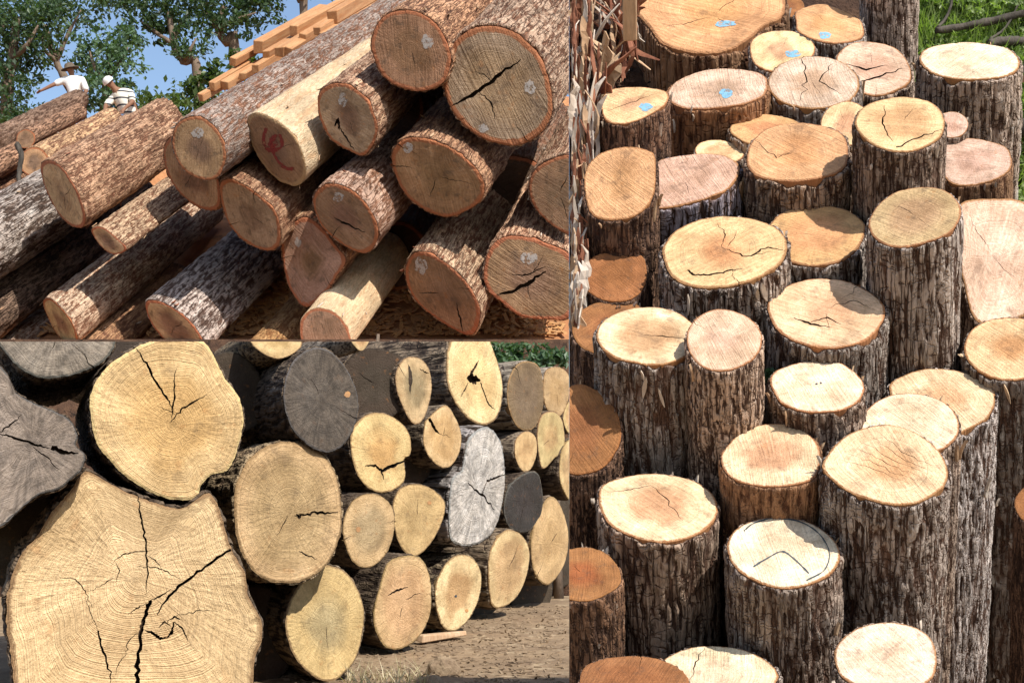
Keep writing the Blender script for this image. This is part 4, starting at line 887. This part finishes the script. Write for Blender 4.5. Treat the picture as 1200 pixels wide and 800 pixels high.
branch([(1160,46),(1175,36),(1186,20),(1195,0)], .005, .003, "thin curved twig at the top right corner", 0.02, 4)
branch([(1184,152),(1200,150),(1230,146)], .03, .03, "short grey branch end at the right edge beside the whitest log", 0.02, 5)
branch([(1186,138),(1192,120),(1197,95),(1201,70)], .004, .003, "thin dark twig up the right edge", 0.02, 6)

# ------------------------------------------------------------------ shredded bark heap
heap = link("bark_heap", None, label="heap of pale and red shredded bark strips at the left of the standing logs", cat="bark heap", mw=Matrix.Translation(Vector(at(690, 300, 3.7))))
def strip_mesh(seed, L_, w_, mat, cv=1.):
    r_ = np.random.default_rng(seed); n_ = 9; t = np.linspace(-.5, .5, n_)
    b1, b2, tw = r_.normal() * .18 * cv, r_.normal() * .25 * cv, r_.normal() * 1.1
    V = []
    for i, s in enumerate(t):
        c = np.array([b1 * (s * s * 4 - .3) * L_ + r_.normal() * w_ * .15, b2 * (s * s * 4 - .3) * L_, s * L_]); a = tw * s
        e = np.array([math.cos(a), math.sin(a), 0]); q = np.array([-math.sin(a), math.cos(a), 0]); ww = w_ * (1 - (2 * abs(s)) ** 3 * .8) * r_.uniform(.75, 1.2) / 2; th_ = .0018
        V += [c - e * ww + q * th_, c + e * ww + q * th_, c + e * ww - q * th_, c - e * ww - q * th_]
    Fc = [(0, 1, 2, 3), ((n_ - 1) * 4 + 3, (n_ - 1) * 4 + 2, (n_ - 1) * 4 + 1, (n_ - 1) * 4)]
    for i in range(n_ - 1):
        for k in range(4): Fc.append((i * 4 + k, (i + 1) * 4 + k, (i + 1) * 4 + (k + 1) % 4, i * 4 + (k + 1) % 4))
    return mesh_np("bark_strip", V, Fc, mat, smooth=False)
protos = [strip_mesh(100 + i, rng.uniform(.1, .26), rng.uniform(.008, .03) if i % 4 else rng.uniform(.03, .05), M_STRIP[(2, 1, 2, 0, 2, 1, 0, 2, 1, 1, 2, 0, 2, 2)[i]]) for i in range(14)]
straight = [strip_mesh(200 + i, rng.uniform(.1, .22), rng.uniform(.008, .03), M_STRIP[(0, 2, 1, 2, 2, 0)[i]], .1) for i in range(6)]
aR = unit(AR); hinv = heap.matrix_world.inverted(); n_strip = 0
hp_rng = np.random.default_rng(77)
while n_strip < 290:
    y_ = hp_rng.uniform(-14, 395); xm = np.interp(y_, [-30, 60, 110, 200, 300, 395], [748, 742, 712, 694, 690, 680])
    x_ = 667 + (xm - 667) * hp_rng.uniform(.02, 1) ; lay = hp_rng.uniform(0, 1)
    Dd = 2.72 + (780 - y_) * .0016 + .02 + lay * .16 + (x_ - 667) * .0012
    P = at(x_, y_, Dd); d = unit(aR + hp_rng.normal(size=3) * np.array([.28, .3, .28]) * (2.2 if hp_rng.uniform() < .2 else 1))
    me_ = protos[hp_rng.integers(0, 14)]
    half = 0.13
    half = .14
    if min((P + d * half - CAM) @ PL_RIGHT, (P - d * half - CAM) @ PL_RIGHT) < .04:
        d = unit(np.array([.0447, 1, 0]) * hp_rng.uniform(-.8, .3) + np.array([0, 0, 1.]))
        me_ = straight[hp_rng.integers(0, 6)]; m_ = (P - CAM) @ PL_RIGHT
        P = P + np.array([1., 0, 0]) * max(0, .016 - m_)
    q = Vector(d).to_track_quat('Z', 'Y') @ Matrix.Rotation(hp_rng.uniform(0, 6.28), 3, 'Z').to_quaternion()
    o = bpy.data.objects.new("bark_strip", me_); COL.objects.link(o); o.parent = heap
    o.matrix_local = hinv @ (Matrix.Translation(Vector(P)) @ q.to_matrix().to_4x4()); n_strip += 1
# packed core of the heap
cv = []; 
for y_ in np.arange(-14, 431, 14):
    xm = np.interp(y_, [-30, 60, 110, 200, 300, 395], [742, 734, 706, 690, 686, 674])
    for k in range(6):
        x_ = 667.12 + (xm - 667.12) * k / 5; cv.append(at(x_, y_, 2.72 + (780 - y_) * .0016 + .17 + (.12 if k == 5 else 0) + .02 * rng.normal()))
cv = np.array(cv); ncv = len(cv) // 6
cvf = grid_faces(ncv, 6); cvl = (cv - np.array(heap.matrix_world.translation)).tolist()
link("packed_core", mesh_np("packed_core", cvl, cvf, M_BANK), heap)
b_ = link("bark_board", None)
bpy.data.objects.remove(b_)
bm = bmesh.new(); bmesh.ops.create_cube(bm, size=1); 
for v in bm.verts: v.co.x *= .042; v.co.y *= .012; v.co.z *= .17; v.co.x += .012 * v.co.z / .17
bmesh.ops.bevel(bm, geom=bm.edges[:], offset=.003, segments=1, affect='EDGES')
me = bpy.data.meshes.new("board_offcut"); bm.to_mesh(me); bm.free(); me.materials.append(M_STRIP[1])
link("board_offcut", me, label="small flat board offcut standing between shredded bark and widest log", cat="board", mw=Matrix.Translation(Vector(at(738, 14, 3.78))) @ Vector(aR).to_track_quat('Z', 'Y').to_matrix().to_4x4())

# ------------------------------------------------------------------ sawn beams behind the long log
def beam(x0, y0, D, Lb, w_, h_, label, roll=0.):
    w_ *= .58; h_ *= .55; Lb *= 1.35 * rng.uniform(.8, 1.2); x0 += rng.normal() * 2; roll += rng.normal() * .12
    P = at(x0, y0 + 9, D); d = -unit(AT); q = Vector(d).to_track_quat('Z', 'X')
    bm = bmesh.new(); bmesh.ops.create_cube(bm, size=1)
    for v in bm.verts: v.co = Vector((v.co.x * w_, v.co.y * h_, (v.co.z + .5) * Lb)) + Vector(rng.normal(size=3) * .008)
    bmesh.ops.bevel(bm, geom=bm.edges[:], offset=.012, segments=1, affect='EDGES')
    me = bpy.data.meshes.new("sawn_timber"); bm.to_mesh(me); bm.free(); me.materials.append(M_BEAM)
    mw_ = Matrix.Translation(Vector(P)) @ q.to_matrix().to_4x4() @ Matrix.Rotation(roll, 4, 'Z')
    if clip_mesh(me, mw_, BAY['T']):
        o = link("sawn_timber", me, label=label, cat="timber", group="sawn beams behind the log pile", mw=mw_)
beam(236,106,20.0,1.1,.2,.17,"lowest stubby sawn beam at the left end of the beam stack",.2)
beam(250,93,20.2,1.2,.22,.17,"sawn beam second from the left end of the beam stack",.1)
beam(275,64,21.0,2.4,.24,.2,"orange sawn beam jutting left under the top beams",.15)
beam(285,80,20.6,3.4,.2,.2,"thin sawn beam lying along the long log's upper edge",.1)
beam(302,46,21.4,3.2,.34,.3,"thick sawn beam with a broad yellow end, top of the stack",.25)
beam(312,56,21.0,3.0,.26,.22,"sawn beam tucked below the thick yellow ended one",.1)
beam(326,52,20.8,3.0,.26,.3,"orange sawn beam with a square end facing the viewer",.2)
beam(345,28,21.8,4.0,.3,.26,"long sawn beam reaching the top edge of the picture",.15)
beam(352,36,21.4,4.0,.26,.24,"sawn beam beneath the one reaching the top edge",.1)
beam(392,12,21.6,3.0,.36,.34,"square ended sawn beam highest at the top edge",.2)
beam(374,28,21.0,3.0,.2,.22,"short dark ended sawn beam beside the long log",.1)

beam(262,92,20.4,3.2,.26,.24,"reddish sawn beam lowest above the long log's left half",.1)
beam(300,72,20.6,3.6,.26,.24,"reddish sawn beam resting on the long log near its middle",.15)
beam(340,52,20.8,3.6,.28,.24,"reddish sawn beam low at the right half of the beam stack",.1)
beam(375,36,21.0,3.4,.28,.24,"reddish sawn beam lowest at the right end of the beam stack",.12)
# ------------------------------------------------------------------ trees
def leaves(name, clumps, n_per, mat, size, parent, seed, filt=None):
    """clumps: (px, py, rx, ry, D, depth m)"""
    r_ = np.random.default_rng(seed); C, S, Tn = [], [], []
    for (cx, cy, rx, ry, D) in clumps:
        c0 = at(cx, cy, D); m_ = D / F
        k = int(n_per * (rx * ry) / 900) + 12
        subs = r_.normal(size=(max(7, k // 26), 3)); subs /= np.linalg.norm(subs, axis=1)[:, None]; subs *= r_.uniform(.35, 1.0, len(subs))[:, None] ** .6
        sc = np.array([rx * m_, (rx + ry) / 2 * m_, ry * m_])
        for s in subs:
            kk = int(r_.uniform(.5, 1.5) * 26)
            q = r_.normal(size=(kk, 3)) * r_.uniform(.13, .3); C.append(c0 + (s + q) * sc); Tn.append(np.clip(r_.uniform() * .6 + r_.uniform(0, .4, kk), 0, 1)); S.append(r_.uniform(.6, 1.4, kk) * size)
    C = np.concatenate(C); S = np.concatenate(S); Tn = np.concatenate(Tn); n_ = len(C)
    u = r_.normal(size=(n_, 3)); u /= np.linalg.norm(u, axis=1)[:, None]; w_ = r_.normal(size=(n_, 3)) + np.array([0, -.4, .8]); v = np.cross(w_, u); v /= np.linalg.norm(v, axis=1)[:, None]
    nm = np.cross(u, v)
    V = np.stack([C - u * S[:, None] * .6, C + v * S[:, None] * .32 + nm * S[:, None] * .08, C + u * S[:, None] * .6, C - v * S[:, None] * .32 + nm * S[:, None] * .08], 1)
    if filt is not None:
        ok = filt(V.reshape(-1, 3)).reshape(-1, 4).all(1); V, Tn = V[ok], Tn[ok]; n_ = len(V)
    me = mesh_np(name, V.reshape(-1, 3), [(4 * i, 4 * i + 1, 4 * i + 2, 4 * i + 3) for i in range(n_)], mat, smooth=False)
    a_ = me.attributes.new("tint", 'FLOAT', 'POINT'); a_.data.foreach_set('value', np.repeat(Tn, 4).astype(np.float32))
    return link(name, me, parent)
def tree(label, trunk_px, D, r0, clumps, limbs, seed, n_per=620, size=.12, mat=None, name="broadleaf_tree", group="trees behind the far stack"):
    zb = float(hill_rel(np.array(D), np.array((trunk_px[0][0] - CCOL) / F * D))) + CAMZ
    b0 = at(trunk_px[0][0], trunk_px[0][1], D); b0[2] = zb - .1
    root = link(name, None, label=label, cat="tree", group=group)
    pts = [b0] + [at(x, y, D) for x, y in trunk_px]
    pts = smooth_open(np.array(pts)); parts = [tube(pts, np.linspace(r0, r0 * .45, len(pts)), 10, seed)]
    for k, lb in enumerate(limbs):
        q = smooth_open(np.array([at(x, y, D + (k % 3 - 1) * .4 * (i > 0)) for i, (x, y) in enumerate(lb)])); parts.append(tube(q, np.linspace(r0 * .5, r0 * .12, len(q)), 7, seed + k))
    link("trunk", mesh_np("trunk", *join(parts), M_TRUNK), root)
    leaves("crown", [(cx, cy, rx, ry, D + dd) for cx, cy, rx, ry, dd in clumps], n_per, mat or M_LEAF_D, size, root, seed)
    return root
tree("dense dark tree at the far left edge, left of the standing worker", [(8,120),(14,70),(20,20)], 34, .2,
     [(12,35,42,42,0),(35,72,28,24,.5),(8,100,32,30,-.5),(28,135,30,16,-1),(-25,60,50,60,0),(45,15,34,26,.3),(0,150,40,14,-1.5)], [[(14,70),(30,55),(45,30)],[(12,90),(0,70),(-20,40)],[(14,70),(5,40),(-5,0)]], 11)
tree("tree with thin leaning trunk right above the standing worker's head", [(98,150),(82,105),(66,72),(52,30)], 36, .16,
     [(62,18,40,24,0),(90,8,44,18,.5),(58,48,20,16,-.4),(40,-10,50,24,0)], [[(66,72),(52,58),(50,40)],[(66,72),(80,40),(95,12)]], 12)
tree("round bushy tree between the two workers", [(122,150),(125,105),(130,60)], 33, .16,
     [(118,62,36,26,0),(100,80,24,18,.4),(140,82,28,22,-.4),(115,105,30,18,-.8),(140,112,24,18,0),(148,52,22,22,.2),(105,45,26,14,0),(125,128,26,14,-.5)], [[(125,105),(112,80),(105,60)],[(126,90),(140,75),(150,55)]], 13, mat=M_LEAF_S)
tree("tree with forked trunk in the middle of the skyline", [(232,92),(215,72),(204,52),(198,15)], 34, .15,
     [(170,12,36,18,0),(205,12,40,22,.4),(160,35,24,18,-.3),(228,45,24,20,0),(215,62,22,12,-.4),(185,38,14,12,.3),(150,-5,50,20,0),(230,5,30,20,.2)], [[(215,72),(222,60),(230,45)],[(204,52),(185,40),(165,25)],[(204,52),(210,30),(225,10)]], 14)
tree("tree with slanting trunk behind the sawn beams", [(275,62),(266,50),(256,34),(262,8)], 35, .17,
     [(262,10,36,24,0),(292,14,34,22,.5),(318,14,18,14,0),(280,32,26,14,-.4),(250,28,16,12,.2),(300,-8,40,16,0)], [[(256,34),(275,24),(300,15)],[(256,34),(245,20),(235,8)]], 15)
tree("slim dark trunk at the top edge above the sawn beams", [(356,16),(352,2),(347,-25)], 35, .14, [(340,-14,32,12,0),(360,-18,30,12,0)], [[(352,2),(360,-10),(368,-20)]], 16)
def bush(label, clumps, D, seed, mat, size=.13, name="bush", n_per=420, filt=None, group=None):
    cx = np.mean([c[0] for c in clumps]); root = link(name, None, label=label, cat="bush", group=group)
    parts = []
    r_ = np.random.default_rng(seed)
    for (x, y, rx, ry, dd) in clumps:
        zb = (float(hill_rel(np.array(D + dd), np.array((x - CCOL) / F * (D + dd)))) + CAMZ) if D > 15 else 0.
        b0 = at(x, y, D + dd); b1 = b0.copy(); b1[2] = zb - .05
        parts.append(tube(wob(b1, b0, 6, .1, seed), np.linspace(.05, .015, 6), 6, seed))
    link("stem", mesh_np("stem", *join(parts), M_TRUNK), root)
    leaves("foliage", [(x, y, rx, ry, D + dd) for x, y, rx, ry, dd in clumps], n_per, mat, size, root, seed, filt)
bush("yellowish green bushes below the forked tree", [(185,122,34,20,0),(215,112,30,18,.3),(165,130,22,16,-.4),(240,100,24,16,.5),(200,135,40,14,-.5)], 27, 21, M_LEAF_B)
bush("low bright bush right of the forked trunk", [(262,84,20,16,0),(285,68,16,14,.5),(248,96,18,10,.2)], 26, 22, M_LEAF_B)
keepB = lambda P: ((P - CAM) @ PL_DOWN > 0) & ((P - CAM) @ PL_LEFT > 0)
bush("green shrub rising behind the top row of the ground stack", [(590,412,24,14,0),(615,410,26,14,.05),(640,416,18,10,0),(655,420,14,8,.05),(600,430,40,12,0)], 12.9, 23, M_LEAF_S, .07, "shrub", 700, keepB, "shrubs behind the ground stack")
bush("small patch of shrub leaves left of the teardrop log", [(437,404,10,7,0),(452,412,14,8,0)], 12.9, 24, M_LEAF_S, .07, "shrub", 500, keepB, "shrubs behind the ground stack")

# ------------------------------------------------------------------ people
def skin_body(name, joints, edges, mat, parent, root_i=0, sub=2):
    me = bpy.data.meshes.new(name); me.from_pydata([j[0] for j in joints], edges, []); me.materials.append(mat)
    o = link(name, me, parent)
    md = o.modifiers.new("skin", 'SKIN'); md.use_smooth_shade = True
    for i, j in enumerate(joints):
        sv_ = me.skin_vertices[0].data[i]; rr_ = j[1]; sv_.radius = rr_ if isinstance(rr_, tuple) else (rr_, rr_); sv_.use_root = (i == root_i)
    o.modifiers.new("sub", 'SUBSURF').levels = sub; o.modifiers["sub"].render_levels = sub
    return o
def person(label, feet, rotz, pose, shirt, trous, hat_mat, hat_kind):
    root = link("person", None, label=label, cat="person"); root.location = feet; root.rotation_euler = (0, 0, rotz)
    J = pose; names = list(J)
    ix = {k: i for i, k in enumerate(names)}
    E = [(ix[a], ix[b_]) for a, b_ in BONES if a in ix and b_ in ix]
    skin_body("body", [(J[k][0], J[k][1]) for k in names], E, M_SKIN, root, ix['pelvis'])
    def sub_(name, keys, grow, mat, ends={}):
        ks = [k for k in keys if k in ix]; m_ = {k: i for i, k in enumerate(ks)}
        js = [(ends.get(k, J[k][0]), (J[k][1][0] + grow, J[k][1][1] + grow) if isinstance(J[k][1], tuple) else J[k][1] + grow) for k in ks]
        return skin_body(name, js, [(m_[a], m_[b_]) for a, b_ in BONES if a in m_ and b_ in m_], mat, root, 0)
    mid = lambda a, b_, t: tuple(np.array(J[a][0]) * (1 - t) + np.array(J[b_][0]) * t)
    sub_("shirt", ['pelvis', 'belly', 'chest', 'neck0', 'shL', 'elL', 'shR', 'elR'], .022, shirt)
    sub_("trousers", ['pelvis', 'hipL', 'knL', 'anL', 'hipR', 'knR', 'anR'], .018, trous)
    h = np.array(J['head'][0]); up = unit(h - np.array(J['neck0'][0])) 
    prof = [(.0, .115), (.04, .112), (.085, .09), (.115, .04), (.12, .004)] if hat_kind == 'cap' else [(-.012, .2), (.0, .195), (.006, .12), (.07, .105), (.105, .085), (.118, .02)]
    V, Fc = [], []
    u = unit(np.cross(up, [1, 0, .1])); v = np.cross(up, u); sg = 20
    for (z, r_) in prof:
        for k in range(sg):
            a = 2 * math.pi * k / sg; V.append(h + up * (z + .035) + (u * math.cos(a) + v * math.sin(a)) * r_)
    for i in range(len(prof) - 1):
        for k in range(sg): Fc.append((i * sg + k, i * sg + (k + 1) % sg, (i + 1) * sg + (k + 1) % sg, (i + 1) * sg + k))
    Fc.append(tuple((len(prof) - 1) * sg + k for k in range(sg)))
    link("hat", mesh_np("hat", V, Fc, hat_mat), root)
    return root
BONES = [('pelvis', 'belly'), ('belly', 'chest'), ('chest', 'neck0'), ('neck0', 'neck1'), ('neck1', 'head'), ('head', 'crown'), ('head', 'nose'), ('chest', 'shL'), ('shL', 'elL'), ('elL', 'wrL'), ('wrL', 'paL'),
         ('chest', 'shR'), ('shR', 'elR'), ('elR', 'wrR'), ('wrR', 'paR'), ('pelvis', 'hipL'), ('hipL', 'knL'), ('knL', 'anL'), ('anL', 'toL'), ('pelvis', 'hipR'), ('hipR', 'knR'), ('knR', 'anR'), ('anR', 'toR')] + \
        [(f'pa{s}', f'{f}{s}1') for s in 'LR' for f in ('th', 'f1', 'f2', 'f3', 'f4')] + [(f'{f}{s}1', f'{f}{s}2') for s in 'LR' for f in ('th', 'f1', 'f2', 'f3', 'f4')]
def hand(J, s, d, side):
    d = unit(d); pa = np.array(J['wr' + s][0]) + d * .07; J['pa' + s] = (tuple(pa), (.036, .02))
    up = unit(np.cross(d, side)); side = unit(np.cross(up, d))
    for f, o, l1, l2 in (('f1', .03, .055, .035), ('f2', .01, .062, .04), ('f3', -.01, .058, .037), ('f4', -.03, .046, .03)):
        p1 = pa + d * l1 + side * o; p2 = p1 + unit(d - up * .5) * l2; J[f + s + '1'] = (tuple(p1), .0095); J[f + s + '2'] = (tuple(p2), .008)
    p1 = pa + side * .045 - d * .005; p2 = p1 + unit(d + side * .4) * .045; J['th' + s + '1'] = (tuple(p1), .011); J['th' + s + '2'] = (tuple(p2), .009)
# standing worker: local frame faces -y, +x is the picture's right
J1 = {'pelvis': ((0, 0, .94), (.15, .11)), 'belly': ((-.01, 0, 1.1), (.145, .105)), 'chest': ((-.03, -.01, 1.33), (.17, .115)), 'neck0': ((-.05, -.02, 1.47), (.065, .065)), 'neck1': ((-.07, -.03, 1.53), .055),
      'head': ((-.085, -.045, 1.61), (.08, .095)), 'crown': ((-.085, -.03, 1.69), (.06, .07)), 'nose': ((-.13, -.14, 1.6), .014),
      'shL': ((.17, 0, 1.4), .062), 'elL': ((.27, -.05, 1.14), .046), 'wrL': ((.2, -.22, .98), .032),
      'shR': ((-.22, -.02, 1.4), .062), 'elR': ((-.42, -.12, 1.27), .046), 'wrR': ((-.63, -.2, 1.13), .032),
      'hipL': ((.1, 0, .88), .09), 'knL': ((.12, -.03, .48), .062), 'anL': ((.13, .02, .08), .045), 'toL': ((.15, -.16, .03), .038),
      'hipR': ((-.1, 0, .88), .09), 'knR': ((-.14, -.05, .48), .062), 'anR': ((-.15, .02, .08), .045), 'toR': ((-.18, -.16, .03), .038)}
hand(J1, 'L', (-.1, -.7, -.6), (-1, 0, 0)); hand(J1, 'R', (-.8, -.3, -.55), (0, -1, .2))
Dp = 28.0; wz = at(88, 120, Dp); foot = np.array([wz[0], Dp, wz[2] - .92])
person("worker in white shirt and brown hat reaching out one arm, above the far stack", foot, 0, J1, M_SHIRT, M_TROUS, M_HAT, 'hat')
# crouching worker seen from behind, leaning left
J2 = {'pelvis': ((.14, 0, .62), (.17, .14)), 'belly': ((.08, -.05, .78), (.175, .135)), 'chest': ((-.03, -.12, 1.02), (.19, .135)), 'neck0': ((-.12, -.18, 1.15), (.07, .07)), 'neck1': ((-.16, -.21, 1.19), .055),
      'head': ((-.21, -.25, 1.25), (.08, .095)), 'crown': ((-.23, -.26, 1.33), (.06, .07)), 'nose': ((-.29, -.33, 1.23), .014),
      'shL': ((.16, -.1, 1.1), .064), 'elL': ((.24, -.28, .88), .048), 'wrL': ((.12, -.42, .7), .033),
      'shR': ((-.2, -.08, 1.02), .064), 'elR': ((-.3, -.26, .8), .048), 'wrR': ((-.26, -.42, .62), .033),
      'hipL': ((.25, 0, .58), .095), 'knL': ((.3, -.32, .44), .068), 'anL': ((.3, -.08, .08), .047), 'toL': ((.32, -.27, .03), .04),
      'hipR': ((.04, 0, .58), .095), 'knR': ((-.02, -.34, .44), .068), 'anR': ((0, -.1, .08), .047), 'toR': ((-.02, -.28, .03), .04)}
hand(J2, 'L', (-.3, -.5, -.8), (-1, 0, 0)); hand(J2, 'R', (0, -.5, -.8), (1, 0, 0))
Dq = 25.5; wq = at(152, 140, Dq); foot2 = np.array([wq[0] - .1, Dq, wq[2] - .62])
person("worker in black and cream striped shirt crouching behind the logs", foot2, 0, J2, M_STRIPE, M_TROUS, M_CAPW, 'cap')
# earth mounds the workers stand on (crest of the hill)
for f_, nm in ((foot, .9), (foot2, .8)):
    V = []; n_ = 14
    for i, rr_ in enumerate((.5, .8, 1.2, 1.8)):
        for k in range(n_):
            a = 2 * math.pi * k / n_; V.append((f_[0] + math.cos(a) * rr_, f_[1] + .1 + math.sin(a) * rr_ * .8, f_[2] - (0, .08, .6, 2.4)[i] + rng.normal() * .02 * (i > 0)))
    Fc = [tuple(range(n_))] + [(i * n_ + k, (i + 1) * n_ + k, (i + 1) * n_ + (k + 1) % n_, i * n_ + (k + 1) % n_) for i in range(3) for k in range(n_)]
    link("earth_mound", mesh_np("earth_mound", V, Fc, M_HILL), kind="structure")

# curved root leaning on the far stack
pts = smooth_open(np.array([at(x, y, 15.6 - .03 * i) for i, (x, y) in enumerate([(20,168),(25,182),(23,198),(22,212),(27,222),(36,223)])]))
link("curved_root", mesh_np("curved_root", *tube(pts, np.linspace(.035, .02, len(pts)), 8, 3), M_BRANCH), label="thin grey curved root hanging at the end of the far stack", cat="root")

# ------------------------------------------------------------------ ground litter
def chips(name, pts, size, mat, label, cat, up, seed, planes):
    r_ = np.random.default_rng(seed); V, Fc = [], []
    for P in pts:
        e = r_.normal(size=3); e = unit(e - (e @ up) * up * .8); q = unit(np.cross(up, e)); a, b2, c2 = size * r_.uniform(.5, 2.2), size * r_.uniform(.2, .6), size * r_.uniform(.08, .2)
        k = len(V)
        c = [P + e * sx * a * r_.uniform(.7, 1.1) + q * sy * b2 * r_.uniform(.6, 1.1) + up * sz * c2 for sz in (-1, 1) for sx, sy in ((-1, -1), (1, -1), (1, 1), (-1, 1))]
        if any(((x - CAM) @ nn) < .003 for x in c for nn in planes): continue
        V += c; Fc += [(k, k + 3, k + 2, k + 1), (k + 4, k + 5, k + 6, k + 7)] + [(k + i, k + (i + 1) % 4, k + 4 + (i + 1) % 4, k + 4 + i) for i in range(4)]
    link(name, mesh_np(name, V, Fc, mat, smooth=False), label=label, cat=cat, kind="stuff")
hx = rng.uniform(-30, 660, 2500); hd_ = rng.uniform(15.0, 16.4, 2500); X_ = (hx - CCOL) / F * hd_
chips("wood_chips", np.stack([X_, hd_, hill_rel(hd_, X_) + CAMZ + .06], -1), .05, M_CHIP, "orange wood chips and bark litter under the hillside pile", "wood chips", unit([0, -.5, .85]), 3, BAY['T'])
n_ = 2600; gD = rng.uniform(5.6, 12, n_); gX = (rng.uniform(330, 664, n_) - CCOL) / F * gD
chips("earth_clods", np.stack([gX, gD, ground_z(gX, gD) + .004], -1), .016, M_CHIPG, "small clods and chips scattered on the dry earth", "clods", np.array([0, 0, 1.]), 4, BAY['B'])
us_ = rng.uniform(-.1, 1.12, 2600); xx_ = rng.uniform(.02, 2.3, 2600)
bp_ = [np.array([(667 + G - CCOL) / F * (B0[1] + sl[1] * u) + x, B0[1] + sl[1] * u, B0[2] + sl[2] * u]) + BN * .03 for u, x in zip(us_, xx_)]
chips("bark_litter", bp_, .013, M_BANK, "dark bark litter in the gaps between standing logs", "bark litter", BN, 6, BAY['R'])
# dry grass tuft and clod in front of the ground stack
def gpt(px, py):
    D = CAMZ * F / (py - HROW); return np.array([(px - CCOL) / F * D, D, 0.])
tp = []
for i in range(420):
    c = gpt(rng.uniform(405, 500), rng.uniform(787, 830)); tp.append(c + np.array([0, 0, -.02]))
blades("dry_grass_tuft", tp, rng.uniform(.04, .17, 420), M_DRY, .0028, .55, label="tuft of dry straw coloured grass at the bottom, before the ground stack", cat="grass", seed=9, filt=lambda P: ((P - CAM) @ PL_LEFT > .004))
def rock(name, px, py, sx, sy, sz, mat, label, cat, seed):
    bm = bmesh.new(); bmesh.ops.create_icosphere(bm, subdivisions=4, radius=1); 
    co = np.array([v.co for v in bm.verts]); d = 1 + .35 * perlin(co * 1.3 + seed) + .18 * perlin(co * np.array([4., 4., 1.2]) + seed)
    for v, k in zip(bm.verts, d): v.co = Vector((v.co.x * sx * k, v.co.y * sy * k, max(v.co.z, -.4) * sz * k))
    me = bpy.data.meshes.new(name); bm.to_mesh(me); bm.free(); me.materials.append(mat); 
    link(name, me, label=label, cat=cat, mw=Matrix.Translation(Vector(gpt(px, py) + np.array([0, 0, sz * .3]))))
rock("wood_chunk", 520, 788, .09, .06, .065, M_CHIPG, "small broken brown wood chunk on the earth beside dry grass", "wood chunk", 4.4)
rock("earth_clod", 507, 803, .05, .05, .04, M_CHIPG, "flat brown clod next to the wood chunk", "clod", 9.1)
def board(px0, py0, px1, py1, wd, th_, label):
    a_, b2 = gpt(px0, py0), gpt(px1, py1); d = b2 - a_; ln = np.linalg.norm(d); c = (a_ + b2) / 2
    bm = bmesh.new(); bmesh.ops.create_cube(bm, size=1)
    for v in bm.verts: v.co = Vector((v.co.x * ln, v.co.y * wd, v.co.z * th_)) + Vector(rng.normal(size=3) * .006)
    bmesh.ops.bevel(bm, geom=bm.edges[:], offset=.006, segments=1, affect='EDGES')
    me = bpy.data.meshes.new("flat_board"); bm.to_mesh(me); bm.free(); me.materials.append(M_STRIP[1])
    link("flat_board", me, label=label, cat="board", mw=Matrix.Translation(Vector(c + np.array([0, 0, th_ / 2 - .005]))) @ Matrix.Rotation(math.atan2(d[1], d[0]), 4, 'Z'))
board(490, 750, 542, 744, .1, .04, "flat brown board lying on the earth under the ground row")
bro = link("leafy_undergrowth", None, label="bright leafy undergrowth behind the whitest log at the top right", cat="undergrowth")
lcl = []
for i in range(26):
    x, y = rng.uniform(1085, 1215), rng.uniform(-15, 95); lcl.append((x, y, rng.uniform(10, 22), rng.uniform(8, 16), float(bank_at(x, y, .06)[1])))
for i in range(14):
    x, y = rng.uniform(1188, 1215), rng.uniform(95, 470); lcl.append((x, y, rng.uniform(8, 16), rng.uniform(10, 18), float(bank_at(x, y, .06)[1])))
leaves("foliage", lcl, 900, M_GRASS, .022, bro, 41)
link("stem", mesh_np("stem", *join([tube(wob(bank_at(x, y + 20, 0), at(x, y, D), 6, .02, i), np.linspace(.004, .002, 6), 5, i) for i, (x, y, rx, ry, D) in enumerate(lcl)]), M_BRANCH), bro)
# leafy sprig between the standing logs
c = at(893, 446, 3.3); root = link("leafy_sprig", None, label="small green leafy sprig wedged between standing logs", cat="sprig")
link("stem", mesh_np("stem", *tube(wob(at(872, 462, 3.36), at(906, 434, 3.28), 8, .01, 3), np.linspace(.003, .0015, 8), 6, 3), M_LEAF_B), root)
leaves("foliage", [(886,450,10,7,3.32),(900,440,9,7,3.29),(876,458,7,5,3.34)], 160, M_LEAF_S, .018, root, 31)
